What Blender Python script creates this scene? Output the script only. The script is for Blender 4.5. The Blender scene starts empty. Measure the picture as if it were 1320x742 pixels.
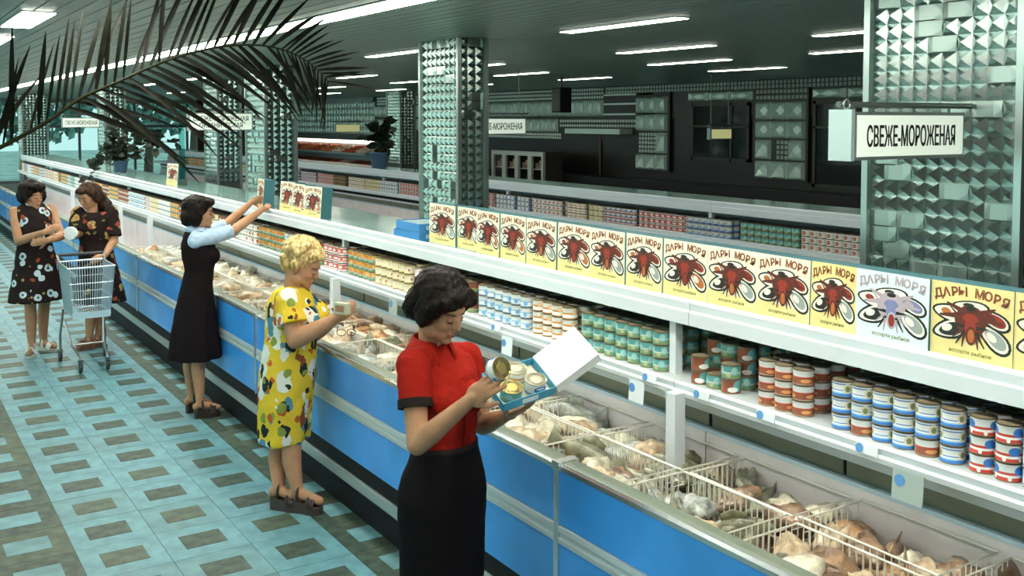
import bpy, math, random
import numpy as np
from mathutils import Vector, Matrix
random.seed(7)
rng = np.random.default_rng(7)
SC = bpy.context.scene
COL = SC.collection
PI = math.pi

# ---------------------------------------------------------------- camera
FPX, PITCH, EYE = 1300.0, math.radians(3.0), 2.23
CY = 155 + FPX * math.tan(PITCH)
YAW = math.atan(836 * math.cos(PITCH) / FPX)
camd = bpy.data.cameras.new('camera')
cam = bpy.data.objects.new('camera', camd); COL.objects.link(cam)
cam.location = (0, 0, EYE)
cam.rotation_euler = (PI / 2 - PITCH, 0, -YAW)
camd.sensor_fit = 'HORIZONTAL'; camd.sensor_width = 36.0
camd.lens = 36.0 * FPX / 1320.0
camd.shift_y = -(371 - CY) / 1320.0
camd.clip_start = 0.05; camd.clip_end = 200
SC.camera = cam
_s, _c, _sp, _cp = math.sin(YAW), math.cos(YAW), math.sin(PITCH), math.cos(PITCH)
_R = Vector((_c, -_s, 0)); _F = Vector((_s * _cp, _c * _cp, -_sp)); _U = Vector((_s * _sp, _c * _sp, _cp))
def ray(px, py): return _R * ((px - 660) / FPX) + _U * ((CY - py) / FPX) + _F
def at(px, py, d): return Vector((0, 0, EYE)) + ray(px, py) * d          # surveyed point at depth d metres
def onX(px, py, X):
    r = ray(px, py); return Vector((0, 0, EYE)) + r * (X / r.x)
def onZ(px, py, Z):
    r = ray(px, py); return Vector((0, 0, EYE)) + r * ((Z - EYE) / r.z)

# ---------------------------------------------------------------- world, exposure
w = bpy.data.worlds.new('World'); SC.world = w; w.use_nodes = True
nt = w.node_tree; bg = nt.nodes['Background']
bg.inputs[0].default_value = (0.80, 0.95, 0.91, 1); bg.inputs[1].default_value = 2.3
SC.view_settings.view_transform = 'Standard'; SC.view_settings.look = 'None'
SC.view_settings.gamma = 1.0; SC.view_settings.use_curve_mapping = False
SC.view_settings.exposure = 0.62
SC.cycles.use_denoising = True
SC.cycles.max_bounces = 8; SC.cycles.diffuse_bounces = 4; SC.cycles.glossy_bounces = 4
SC.cycles.transmission_bounces = 6; SC.cycles.transparent_max_bounces = 12
SC.cycles.sample_clamp_indirect = 6.0
# daylight opening of the left glass front: a portal for the sky light
pd = bpy.data.lights.new('window_portal', 'AREA'); pd.shape = 'RECTANGLE'; pd.size = 30; pd.size_y = 2.5
pd.cycles.is_portal = True
po = bpy.data.objects.new('window_portal', pd); COL.objects.link(po)
po.location = (-4.0, 16, 1.5); po.rotation_euler = (PI / 2, 0, -PI / 2)

# ---------------------------------------------------------------- materials
MATS = {}
def mat(name, col, rough=0.5, metal=0.0, emit=None, es=1.0, coat=0.0, spec=None, bump=None, var=None, alpha=None):
    if name in MATS: return MATS[name]
    m = bpy.data.materials.new(name); m.use_nodes = True; MATS[name] = m
    n = m.node_tree.nodes; l = m.node_tree.links; b = n['Principled BSDF']
    b.inputs['Base Color'].default_value = (*col, 1); b.inputs['Roughness'].default_value = rough
    b.inputs['Metallic'].default_value = metal
    if coat: b.inputs['Coat Weight'].default_value = coat; b.inputs['Coat Roughness'].default_value = 0.1
    if spec is not None: b.inputs['Specular IOR Level'].default_value = spec
    if emit: b.inputs['Emission Color'].default_value = (*emit, 1); b.inputs['Emission Strength'].default_value = es
    if alpha is not None: b.inputs['Alpha'].default_value = alpha
    tc = None
    if var or bump:
        tc = n.new('ShaderNodeTexCoord')
    if var:      # (scale, amount): mottled colour of the thing itself
        t = n.new('ShaderNodeTexNoise'); t.inputs['Scale'].default_value = var[0]; t.inputs['Detail'].default_value = 6
        l.new(tc.outputs['Object'], t.inputs['Vector'])
        r = n.new('ShaderNodeValToRGB')
        lo = [max(0, x * (1 - var[1])) for x in col]; hi = [min(1, x * (1 + var[1])) for x in col]
        if len(var) > 2: lo = var[2]
        r.color_ramp.elements[0].position = 0.35; r.color_ramp.elements[1].position = 0.65
        r.color_ramp.elements[0].color = (*lo, 1); r.color_ramp.elements[1].color = (*hi, 1)
        l.new(t.outputs['Fac'], r.inputs['Fac']); l.new(r.outputs['Color'], b.inputs['Base Color'])
    if bump:     # (scale, strength)
        t = n.new('ShaderNodeTexNoise'); t.inputs['Scale'].default_value = bump[0]; t.inputs['Detail'].default_value = 4
        l.new(tc.outputs['Object'], t.inputs['Vector'])
        bp = n.new('ShaderNodeBump'); bp.inputs['Strength'].default_value = bump[1]; bp.inputs['Distance'].default_value = 0.01
        l.new(t.outputs['Fac'], bp.inputs['Height']); l.new(bp.outputs['Normal'], b.inputs['Normal'])
    return m

def glassmat(name, tint, refl=0.12):
    m = bpy.data.materials.new(name); m.use_nodes = True; MATS[name] = m
    n = m.node_tree.nodes; l = m.node_tree.links; n.remove(n['Principled BSDF'])
    t = n.new('ShaderNodeBsdfTransparent'); t.inputs[0].default_value = (*tint, 1)
    g = n.new('ShaderNodeBsdfGlossy'); g.inputs['Roughness'].default_value = 0.03
    fr = n.new('ShaderNodeFresnel'); fr.inputs[0].default_value = 1.45
    mx = n.new('ShaderNodeMixShader'); l.new(fr.outputs[0], mx.inputs[0]); l.new(t.outputs[0], mx.inputs[1]); l.new(g.outputs[0], mx.inputs[2])
    l.new(mx.outputs[0], n['Material Output'].inputs['Surface'])
    return m

# ---------------------------------------------------------------- mesh builder
class MB:
    def __init__(s): s.v = []; s.f = []; s.mi = []; s.uv = []; s.m = 0
    def add(s, vs, fs, uvs=None):
        o = len(s.v); s.v += [tuple(q) for q in vs]
        for k, f in enumerate(fs):
            s.f.append(tuple(i + o for i in f)); s.mi.append(s.m)
            s.uv.append(uvs[k] if uvs else None)
        return s
    def box(s, x0, x1, y0, y1, z0, z1):
        vs = [(x0,y0,z0),(x1,y0,z0),(x1,y1,z0),(x0,y1,z0),(x0,y0,z1),(x1,y0,z1),(x1,y1,z1),(x0,y1,z1)]
        return s.add(vs, [(0,3,2,1),(4,5,6,7),(0,1,5,4),(1,2,6,5),(2,3,7,6),(3,0,4,7)])
    def obox(s, o, a, b, c):
        o, a, b, c = Vector(o), Vector(a), Vector(b), Vector(c)
        vs = [o, o+a, o+a+b, o+b, o+c, o+a+c, o+a+b+c, o+b+c]
        fs = [(0,3,2,1),(4,5,6,7),(0,1,5,4),(1,2,6,5),(2,3,7,6),(3,0,4,7)]
        if a.cross(b).dot(c) < 0: fs = [f[::-1] for f in fs]
        return s.add(vs, fs)
    def tube(s, pts, r, n=6, closed=False, caps=True):
        pts = [Vector(p) for p in pts]; N = len(pts); rs = r if isinstance(r, (list, tuple)) else [r] * N
        vs = []; prev = None
        for i, p in enumerate(pts):
            if closed: t = (pts[(i+1) % N] - pts[i-1])
            else: t = (pts[min(i+1, N-1)] - pts[max(i-1, 0)])
            t.normalize()
            if prev is None:
                a = t.orthogonal().normalized()
            else:
                a = (prev - t * prev.dot(t))
                a = a.normalized() if a.length > 1e-6 else t.orthogonal().normalized()
            prev = a; b = t.cross(a)
            for k in range(n):
                q = 2 * PI * k / n
                vs.append(p + (a * math.cos(q) + b * math.sin(q)) * rs[i])
        fs = []
        for i in range(N if closed else N - 1):
            j = (i + 1) % N
            for k in range(n):
                fs.append((i*n+k, i*n+(k+1) % n, j*n+(k+1) % n, j*n+k))
        if caps and not closed:
            fs.append(tuple(range(n))[::-1]); fs.append(tuple((N-1)*n+k for k in range(n)))
        return s.add(vs, fs)
    def lathe(s, prof, c=(0,0,0), n=20, uvz=None, axis=None):
        # prof: (r,z) list; uvz: (z0,z1) writes a cylindrical UV
        c = Vector(c); vs = []; fs = []; uv = []
        M = Matrix.Identity(3) if axis is None else Vector((0,0,1)).rotation_difference(Vector(axis)).to_matrix()
        for r, z in prof:
            for k in range(n):
                q = 2 * PI * k / n; vs.append(c + M @ Vector((r*math.cos(q), r*math.sin(q), z)))
        for i in range(len(prof)-1):
            for k in range(n):
                fs.append((i*n+k, i*n+(k+1) % n, (i+1)*n+(k+1) % n, (i+1)*n+k))
                if uvz:
                    va = (prof[i][1]-uvz[0])/(uvz[1]-uvz[0]); vb = (prof[i+1][1]-uvz[0])/(uvz[1]-uvz[0])
                    uv.append([(k/n,va),((k+1)/n,va),((k+1)/n,vb),(k/n,vb)])
        fs.append(tuple(range(n))[::-1]); fs.append(tuple((len(prof)-1)*n+k for k in range(n)))
        if uvz: uv += [[(0.5,0)]*n, [(0.5,1)]*n]
        return s.add(vs, fs, uv if uvz else None)
    def ball(s, c, r, n=12, m=8, rot=None):
        c = Vector(c); r = r if isinstance(r, (tuple, list)) else (r, r, r); vs = [] ; fs = []
        M = rot if rot is not None else Matrix.Identity(3)
        vs.append(c + M @ Vector((0,0,-r[2])))
        for i in range(1, m):
            a = -PI/2 + PI*i/m
            for k in range(n):
                q = 2*PI*k/n
                vs.append(c + M @ Vector((r[0]*math.cos(a)*math.cos(q), r[1]*math.cos(a)*math.sin(q), r[2]*math.sin(a))))
        vs.append(c + M @ Vector((0,0,r[2])))
        for k in range(n): fs.append((0, 1+(k+1) % n, 1+k))
        for i in range(m-2):
            for k in range(n):
                fs.append((1+i*n+k, 1+i*n+(k+1) % n, 1+(i+1)*n+(k+1) % n, 1+(i+1)*n+k))
        t = len(vs)-1
        for k in range(n): fs.append((t, 1+(m-2)*n+k, 1+(m-2)*n+(k+1) % n))
        return s.add(vs, fs)
    def loft(s, rings, caps=True):
        n = len(rings[0]); vs = [q for r in rings for q in r]; fs = []
        for i in range(len(rings)-1):
            for k in range(n):
                fs.append((i*n+k, i*n+(k+1) % n, (i+1)*n+(k+1) % n, (i+1)*n+k))
        if caps: fs.append(tuple(range(n))[::-1]); fs.append(tuple((len(rings)-1)*n+k for k in range(n)))
        return s.add(vs, fs)
    def mesh(s, name, mats, smooth=False):
        me = bpy.data.meshes.new(name); me.from_pydata(s.v, [], s.f)
        for m in (mats if isinstance(mats, (list, tuple)) else [mats]): me.materials.append(m)
        if any(s.mi): me.polygons.foreach_set('material_index', s.mi)
        if any(u is not None for u in s.uv):
            ul = me.uv_layers.new(name='UVMap'); d = []
            for f, u in zip(s.f, s.uv):
                d += u if u else [(0, 0)] * len(f)
            ul.data.foreach_set('uv', [x for q in d for x in q])
        if smooth: me.polygons.foreach_set('use_smooth', [True] * len(me.polygons))
        me.update(); return me

def link(name, me, parent=None, loc=None, label=None, cat=None, group=None, kind=None, rot=None):
    o = bpy.data.objects.new(name, me); COL.objects.link(o)
    if parent is not None: o.parent = parent
    if loc is not None: o.location = loc
    if rot is not None: o.rotation_euler = rot
    if label: o['label'] = label
    if cat: o['category'] = cat
    if group: o['group'] = group
    if kind: o['kind'] = kind
    return o
def obj(name, mb, mats, parent=None, smooth=False, **k):
    return link(name, mb.mesh(name, mats, smooth), parent, **k)
def thing(name, label, cat, loc=(0,0,0), group=None, rot=None, kind=None):
    return link(name, None, None, loc, label, cat, group, kind, rot)
def dup(o, parent=None, **k):
    c = o.copy(); COL.objects.link(c); c.parent = parent
    for a, b in k.items():
        if a == 'loc': c.location = b
        elif a == 'rot': c.rotation_euler = b
        elif b is None: c.pop(a, None)
        else: c[{'cat': 'category'}.get(a, a)] = b
    for ch in list(o.children): dup(ch, c)
    return c
def autosmooth(me, ang=40):
    me.polygons.foreach_set('use_smooth', [True] * len(me.polygons))
    try: me.set_sharp_from_angle(angle=math.radians(ang))
    except Exception: pass
    return me

def text_mesh(txt, size, mats, extrude=0.001, xscale=1.0, align='CENTER', bold=0.0):
    cu = bpy.data.curves.new('lettering', 'FONT'); cu.body = txt; cu.size = size; cu.extrude = extrude
    cu.align_x = align; cu.align_y = 'CENTER'; cu.resolution_u = 3
    if bold: cu.offset = bold
    o = bpy.data.objects.new('tmp', cu); COL.objects.link(o)
    bpy.context.view_layer.update()
    me = bpy.data.meshes.new_from_object(o.evaluated_get(bpy.context.evaluated_depsgraph_get()))
    bpy.data.objects.remove(o); bpy.data.curves.remove(cu)
    me.name = 'lettering'; me.materials.clear(); me.materials.append(mats)
    if xscale != 1.0: me.transform(Matrix.Scale(xscale, 4, (1, 0, 0)))
    return me

ORD = ['first','second','third','fourth','fifth','sixth','seventh','eighth','ninth','tenth','eleventh','twelfth','thirteenth','fourteenth','fifteenth','sixteenth','seventeenth','eighteenth','nineteenth','twentieth']
# ================================================================ the hall
CEIL = 2.83
m_grout = mat('grout', (0.05, 0.07, 0.065), 0.7)
m_tl = mat('tile_light', (0.125, 0.285, 0.325), 0.5, spec=.25, var=(9, 0.16), bump=(60, 0.05))
m_td = mat('tile_dark', (0.050, 0.078, 0.060), 0.55, spec=.25, var=(14, 0.35), bump=(60, 0.05))
m_tl2 = mat('tile_light_worn', (0.115, 0.25, 0.275), 0.5, spec=.25, var=(7, 0.2), bump=(60, 0.05))
m_td2 = mat('tile_dark_worn', (0.07, 0.10, 0.07), 0.55, spec=.25, var=(12, 0.3), bump=(60, 0.05))
floor = obj('floor', MB().box(-4.2, 12, -3.2, 31, -0.2, -0.004), m_grout, kind='structure')
floor['label'] = 'blue-green tiled shop floor with dark inlaid rectangles'
T = 0.4
def tile_me(n, mt, hx, hy, top):
    return MB().box(-hx, hx, -hy, hy, -0.02, top).mesh(n, mt)
tme = {k: tile_me('floor_tile', m, 0.1985, 0.1985, 0.0) for k, m in (('l', m_tl), ('d', m_td), ('l2', m_tl2), ('d2', m_td2))}
ime = {k: tile_me('tile_inlay', m, 0.108, 0.09, 0.0012) for k, m in (('l', m_tl), ('d', m_td), ('l2', m_tl2), ('d2', m_td2))}
rest = {'l': MB(), 'd': MB()}
cnt = 0
for j in range(-19, 64):
    y = 5.33 + T * j
    for i in range(-11, 26):
        x = 1.06 + T * i
        if x > 9.5 or x < -3.8: continue
        stripe = (i % 6) < 3 if i <= 2 else (True if i > 6 else False)
        k = 'l' if stripe else 'd'
        near = -1 <= i <= 3 and 3.2 < y < 18.5 and not (x < 0.7 and y > 9.6)
        if near and cnt < 300:
            cnt += 1; u = random.random()
            kt = k + ('2' if u < 0.25 else ''); kk = ('d' if stripe else 'l') + ('2' if random.random() < 0.3 else '')
            link('floor_tile', tme[kt], floor, (x, y, -random.random() * 0.001))
            link('tile_inlay', ime[kk], floor, (x + random.uniform(-.004, .004), y + random.uniform(-.004, .004), 0), rot=(0, 0, random.uniform(-.012, .012)))
        elif -4 < x < 9.5:
            rest[k].box(x-.1985, x+.1985, y-.1985, y+.1985, -.02, 0)
            rest['d' if stripe else 'l'].box(x-.108, x+.108, y-.09, y+.09, -.02, .0012)
for k, m in (('l', m_tl), ('d', m_td)):
    obj('floor_tile_field', rest[k], m, floor, kind='stuff')

# ceiling of narrow metal slats
m_slat = mat('ceiling_slat_metal', (0.27, 0.33, 0.28), 0.36, 0.25)
m_back = mat('ceiling_void', (0.62, 0.72, 0.66), 0.6)
ceil = obj('ceiling', MB().box(-4.2, 12, -3.2, 31, CEIL + 0.005, CEIL + 0.2), m_back, kind='structure')
sl = MB().box(-0.0445, 0.0445, -3.2, 31, 0, 0.0045).mesh('ceiling_slat', m_slat)
for i in range(160):
    link('ceiling_slat', sl, ceil, (-4.05 + 0.1 * i, 0, CEIL))

# walls
m_wall = mat('wall_paint', (0.42, 0.47, 0.45), 0.6); m_wall2 = mat('wall_paint_dark', (0.10, 0.11, 0.10), 0.6)
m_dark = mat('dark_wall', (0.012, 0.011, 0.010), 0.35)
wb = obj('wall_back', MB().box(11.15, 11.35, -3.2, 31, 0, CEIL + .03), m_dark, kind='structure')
obj('wall_near', MB().box(-4.2, 11.35, -3.4, -3.2, 0, CEIL + .03), m_wall2, kind='structure')
m_alu = mat('window_aluminium', (0.20, 0.25, 0.24), 0.4, 0.6)
m_glass = glassmat('window_glass', (0.86, 0.97, 0.95))
# the far window wall
YW = 30.6
m_glass2 = glassmat('far_window_glass', (.44, .54, .54))
wf = obj('wall_far', MB().box(-4.2, 11.35, YW, YW + .15, 0, 0.5).box(-4.2, 11.35, YW, YW + .15, 2.72, CEIL + .03), m_wall, kind='structure')
k = 0
for x0 in np.arange(-3.9, 11.2, 1.5):
    k += 1
    if x0 > 8.3: continue
    wn = obj(f'window_{k}', MB().box(x0, x0 + .06, YW, YW + .1, .5, 2.72).box(x0, x0 + 1.5, YW, YW + .1, 2.02, 2.10).box(x0, x0 + 1.5, YW, YW + .1, .5, .57), m_alu, kind='structure')
    for z0, z1 in ((.57, 2.02), (2.10, 2.72)):
        obj('pane', MB().box(x0 + .06, x0 + 1.5, YW + .04, YW + .05, z0, z1), m_glass2, wn)
obj('wall_far_panel', MB().box(8.4, 11.2, YW - .1, YW, 0, CEIL), m_dark, kind='structure')
# the long glass front on the aisle side
wl = obj('wall_left', MB().box(-4.2, -4.05, -3.2, .9, .25, 2.75).box(-4.2, -4.05, -3.2, 31, 0, .25).box(-4.2, -4.05, -3.2, 31, 2.75, CEIL + .03), m_wall, kind='structure')  # unseen near stretch made solid to cut daylight on faces toward the camera
for i in range(15):
    y = .9 + 2.0 * i
    wn = obj(f'window_{20 + i}', MB().box(-4.17, -4.09, y - .04, y + .04, .25, 2.75), m_alu, kind='structure')
    obj('pane', MB().box(-4.135, -4.125, y + .04, y + 1.96, .25, 2.75), m_glass, wn)
# outside beyond the far windows
m_lawn = mat('lawn', (0.34, 0.44, 0.40), 0.9, var=(0.8, 0.4))
m_pave = mat('pavement', (0.5, 0.52, 0.5), 0.9)
obj('ground_outside', MB().box(-60, 60, 31.2, 90, -.4, -.25), m_lawn, kind='structure')
obj('pavement_outside', MB().box(-60, -4.6, -30, 31.2, -.4, -.25), m_pave, kind='structure')
m_leafy = mat('tree_leaf', (0.20, 0.34, 0.30), 0.7, var=(3, 0.5))
m_bark = mat('bark', (0.10, 0.07, 0.05), 0.9)
for j, (tx, ty, hh, lb) in enumerate([(5.2, 40, 5.5, 'leafy tree outside the far shop window, nearest the plant on the shelf'),
                                 (9.8, 43, 6.0, 'leafy tree outside the far window beside the hanging sign'),
                                 (1.5, 46, 6.5, 'leafy tree outside the far window behind the palm frond'),
                                 (13.5, 50, 7, 'tall tree outside farthest to the right through the far window')]):
    t = thing('tree', lb, 'tree', (tx, ty, -.25), 'trees outside')
    obj('trunk', MB().tube([(0,0,0),(.1,0,hh*.3),(0,.1,hh*.55)], [.2,.15,.1], 8), m_bark, t)
    c = MB()
    for q in range(900):
        d = Vector(rng.normal(size=3)).normalized(); r = random.uniform(.5, 1.0)
        p = Vector((d.x*2.1*r, d.y*2.1*r, hh*.62 + d.z*hh*.36*r))
        n = Vector(rng.normal(size=3)).normalized(); a = n.orthogonal().normalized()*.22; b = n.cross(a).normalized()*.16
        c.add([p-a-b*.3, p-b, p+a+b*.3, p+b], [(0,1,2,3)])
    obj('crown', c, m_leafy, t, kind='stuff')

# ceiling lamps
m_tube2 = mat('lamp_diffuser_soft', (0.9, 0.95, 0.92), 0.4, emit=(1.0, 0.99, 0.84), es=11.0)
m_tube = mat('lamp_diffuser', (0.9, 0.95, 0.92), 0.4, emit=(1.0, 0.99, 0.86), es=23.0)
m_lampcase = mat('lamp_case', (0.45, 0.5, 0.48), 0.4, 0.4)
def lamp_me(L, W, dm=None):
    return (MB().box(-W/2-.012, W/2+.012, 0, L, -.006, 0).mesh('lamp_housing', m_lampcase),
            MB().box(-W/2, W/2, .01, L-.01, -.010, -.0062).mesh('diffuser', m_tube2 if W < .15 else m_tube))
LM = {}
def lamp(x, y, L, W, label, group):
    if (L, W) not in LM: LM[(L, W)] = lamp_me(L, W)
    a, b = LM[(L, W)]
    t = thing('ceiling_lamp', label, 'lamp', (x, y, CEIL), group)
    link('lamp_housing', a, t); link('diffuser', b, t)
for i in range(14):
    lamp(2.30, 1.25 + 1.8 * i - .9, 1.795, .16, f'{ORD[i]} section of the long bright strip light over the freezers, from the near end', 'long strip light')
for r, (x, nm) in enumerate([(4.02, 'nearest'), (5.68, 'middle'), (7.15, 'farther'), (8.7, 'rearmost')]):
    y0s = {0: 4.42, 1: 5.9, 2: 7.2, 3: 7.9}[r]
    for q in range(-1, 6):
        y = y0s + 3.15 * q
        if r == 1 and q == -1: y = 3.7
        if r == 2 and q == -1: y = 5.0
        if (r > 0 and y > 24): continue
        lamp(x, y, 1.17, .10, f'{ORD[q+1]} short tube lamp of the {nm} ceiling row behind the columns', 'short ceiling tube lamps')
for q in range(12):  # nearest lamps are out of view, added to light the freezers and lining
    lamp(0.835, 6.12 - 1.85 * 4 + 1.85 * q, 1.06, .165, f'{ORD[q]} wide square lamp in the ceiling over the aisle, from the near end', 'wide aisle lamps')
# ================================================================ freezer island
m_blue = mat('blue_enamel', (0.055, 0.33, 0.86), 0.26, coat=0.3, var=(2.5, 0.12))
m_chrome = mat('chrome_rail', (0.72, 0.76, 0.78), 0.22, 0.85)
m_whiterail = mat('pale_rail', (0.60, 0.67, 0.70), 0.3, 0.35)
m_rim = mat('rim_grey_green', (0.19, 0.225, 0.175), 0.42, 0.15)
m_black = mat('black_plinth', (0.008, 0.008, 0.010), 0.55, spec=.2)
m_inner = mat('freezer_lining', (0.84, 0.80, 0.82), 0.45, var=(6, 0.05))
m_white = mat('white_enamel', (0.72, 0.79, 0.84), 0.32, coat=0.2)
m_top = mat('top_shelf_enamel', (0.26, 0.42, 0.40), 0.18, var=(3, 0.12), coat=0.3)
m_bluelip = mat('pale_blue_lip', (0.50, 0.68, 0.80), 0.35)
m_band = mat('grey_green_band', (0.20, 0.22, 0.17), 0.35, 0.3)
m_kick = mat('kick_rail', (0.40, 0.46, 0.46), 0.4, 0.4)
def prof_y(mb, pts, y0, y1):      # extrude an (x,z) outline along y
    n = len(pts)
    a = sum(pts[i][0]*pts[(i+1) % n][1] - pts[(i+1) % n][0]*pts[i][1] for i in range(n))
    if a > 0: pts = pts[::-1]
    vs = [(x, y0, z) for x, z in pts] + [(x, y1, z) for x, z in pts]
    fs = [(i, (i+1) % n, n+(i+1) % n, n+i) for i in range(n)] + [tuple(range(n))[::-1], tuple(n+i for i in range(n))]
    return mb.add(vs, fs)
ML = 3.61
def freezer_meshes():
    L = ML; g = .012; R = []
    R.append(('upper_panel', MB().box(2.25, 2.275, g, L-g, .652, .866), m_blue))
    R.append(('lower_panel', MB().box(2.252, 2.275, g, L-g, .335, .572), m_blue))
    r = MB(); prof_y(r, [(2.262,.572),(2.243,.578),(2.24,.596),(2.25,.6),(2.25,.622),(2.24,.626),(2.243,.646),(2.262,.652),(2.28,.652),(2.28,.572)], .002, L-.002)
    R.append(('middle_rail', r, m_whiterail))
    r = MB(); prof_y(r, [(2.246,.866),(2.246,.884),(2.254,.894),(2.262,.894),(2.262,.866)], .002, L-.002)
    R.append(('edge_strip', r, m_chrome))
    r = MB(); prof_y(r, [(2.262,.845),(2.262,.893),(2.275,.897),(2.322,.895),(2.332,.886),(2.332,.80),(2.31,.80),(2.31,.845)], .002, L-.002)
    R.append(('rim', r, m_rim))
    R.append(('body', MB().box(2.275, 2.33, 0, L, .25, .845).box(2.33, 3.08, 0, L, .25, .42), m_inner))
    R.append(('dark_recess', MB().box(2.272, 2.3, 0, L, .232, .335), m_black))
    r = MB(); prof_y(r, [(2.262,.165),(2.256,.175),(2.256,.222),(2.264,.232),(2.30,.232),(2.30,.165)], 0, L)
    R.append(('kick_rail', r, m_kick))
    R.append(('plinth', MB().box(2.285, 3.3, 0, L, 0, .165), m_black))
    R.append(('back_lining', MB().box(3.035, 3.06, .004, L/2-.002, .42, .885).box(3.035, 3.06, L/2+.002, L-.004, .42, .885), m_inner))
    R.append(('lining_edge', MB().box(3.028, 3.075, 0, L, .885, .9), m_bluelip))
    R.append(('rear_body', MB().box(3.08, 3.75, 0, L, .165, .88), m_blue))
    return [(n, b.mesh(n, m)) for n, b, m in R]
FM = freezer_meshes()
seam_me = MB().box(2.238, 2.26, -.014, .014, .335, .87).box(2.236, 2.335, -.022, .022, .866, .90).mesh('seam_trim', m_chrome)
SEAM = [3.17 + ML * k for k in range(-1, 6)]
flab = ['blue panelled chest freezer at the near end, below the big faceted column', 'blue panelled chest freezer behind the woman in the red blouse',
        'blue panelled chest freezer at which the woman in yellow stands', 'blue panelled chest freezer beyond the woman in the dark vest',
        'blue panelled chest freezer behind the woman with the shopping cart', 'blue chest freezer second from the far end of the row', 'farthest blue chest freezer of the row']
for k, y in enumerate(SEAM):
    t = thing('chest_freezer', flab[k], 'freezer', (0, y, 0), 'blue chest freezers')
    for n, me in FM: link(n, me, t)
    link('seam_trim', seam_me, t)

# shelves above the freezers
m_board = mat('lower_board_enamel', (0.46, 0.51, 0.52), 0.4)
def shelf_meshes(L):
    R = []
    r = MB(); prof_y(r, [(2.93,1.358),(2.926,1.415),(2.936,1.422),(2.932,1.455),(2.945,1.468),(2.958,1.455),(2.958,1.41),(2.95,1.405),(2.95,1.358)], .003, L-.003)
    R.append(('fascia', r, m_white))
    R.append(('top_board', MB().box(2.958, 3.60, 0, L, 1.415, 1.448), m_top))
    r = MB(); prof_y(r, [(2.842,1.078),(2.838,1.098),(2.852,1.104),(2.846,1.128),(2.854,1.138),(2.866,1.128),(2.87,1.10),(2.87,1.078)], .003, L-.003)
    R.append(('price_rail', r, m_white))
    R.append(('lower_board', MB().box(2.87, 3.56, 0, L, 1.10, 1.122), m_board))
    R.append(('back_panel', MB().box(3.56, 3.585, 0, L, .9, 1.415), m_white))
    R.append(('band', MB().box(3.062, 3.074, .01, L*.42, .90, .975).box(3.062, 3.074, L*.42+.015, L*.8, .90, .975).box(3.062, 3.074, L*.8+.015, L-.01, .90, .975), m_band))
    R.append(('white_strip', MB().box(3.03, 3.06, 0, L, .972, 1.0), m_white))
    R.append(('dark_gap', MB().box(3.05, 3.09, 0, L, 1.0, 1.10), m_black))
    return [(n, b.mesh(n, m)) for n, b, m in R]
SM = shelf_meshes(ML)
post_me = MB().box(2.955, 2.995, -.02, .02, 1.122, 1.415).mesh('post', m_white)
lpost_me = MB().box(2.785, 2.842, -.028, .028, .43, 1.10).mesh('support_post', m_white)
slab = ['near end white shelf unit over the freezer, with blue and white cans', 'white shelf unit over the freezer beside the woman in red',
        'white shelf unit over the freezer behind the woman in yellow', 'white shelf unit that the woman in the dark vest reaches to',
        'white shelf unit carrying the leafy potted plant', 'white shelf unit second from the far end', 'farthest white shelf unit, by the far windows']
for k, y in enumerate(SEAM):
    t = thing('shelf_unit', slab[k], 'shelf', (0, y, 0), 'white shelves over the freezers')
    for n, me in SM: link(n, me, t)
    link('post', post_me, t, (0, .13, 0)); link('support_post', lpost_me, t, (0, -.05, 0))
    if k == 3: link('support_post', lpost_me, t, (0, 12.3 - y, 0))
# joints and screws on the fascias
m_joint = mat('joint_dark', (0.2, 0.22, 0.24), 0.6)

# price tags and hanging cards
m_tag = mat('tag_paper', (0.74, 0.82, 0.86), 0.6)
m_badge = mat('tag_badge_blue', (0.10, 0.30, 0.62), 0.5)
m_card = mat('card_grey', (0.36, 0.44, 0.42), 0.45)
tag_me = MB().box(-.004, 0, -.045, .045, -.016, .016).mesh('card', m_tag)
badge_me = MB().lathe([(.016, 0), (.016, .002)], (-.004, .028, 0), 14, axis=(-1, 0, 0)).mesh('badge', m_badge)
for i, (q, ds) in enumerate([(905,'below the jars with slanted labels'),(988,'below the white and red-brown cans'),(1118,'below the blue striped cans'),(838,'by the tall white post'),(757,'below the teal cans'),(640,'below the pale blue cans'),(560,'beside the dark-haired head of the woman in red')]):
    p = onX(q, 155 + .322 * (q + 176), 2.838)
    t = thing('price_tag', f'small price tag with blue badge {ds}', 'price tag', (2.837, p.y, 1.114), 'price tags', rot=(0, math.radians(8), 0))
    link('card', tag_me, t); link('badge', badge_me, t)
card_me = MB().box(-.003, 0, -.058, .058, -.1, 0).mesh('card', m_card)
card_me2 = MB().box(-.003, 0, -.05, .05, -.095, 0).mesh('card', m_tag)
badge2 = MB().lathe([(.02, 0), (.02, .002)], (-.003, .03, -.035), 14, axis=(-1, 0, 0)).mesh('badge', m_badge)
for px, me, ds in [(1172, card_me, 'grey hanging card with dark round badge below the blue striped cans'), (822, card_me2, 'white hanging card with blue badge below the teal cans'),
               (655, card_me2, 'white hanging card behind the open blue tray'), (508, card_me, 'grey hanging card left of the head of the woman in red')]:
    p = onX(px, 155 + .34 * (px + 176), 2.838)
    t = thing('hanging_card', ds, 'card', (2.836, p.y, 1.085), 'hanging shelf cards', rot=(0, math.radians(4), 0))
    link('card', me, t); link('badge', badge2, t)

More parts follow.
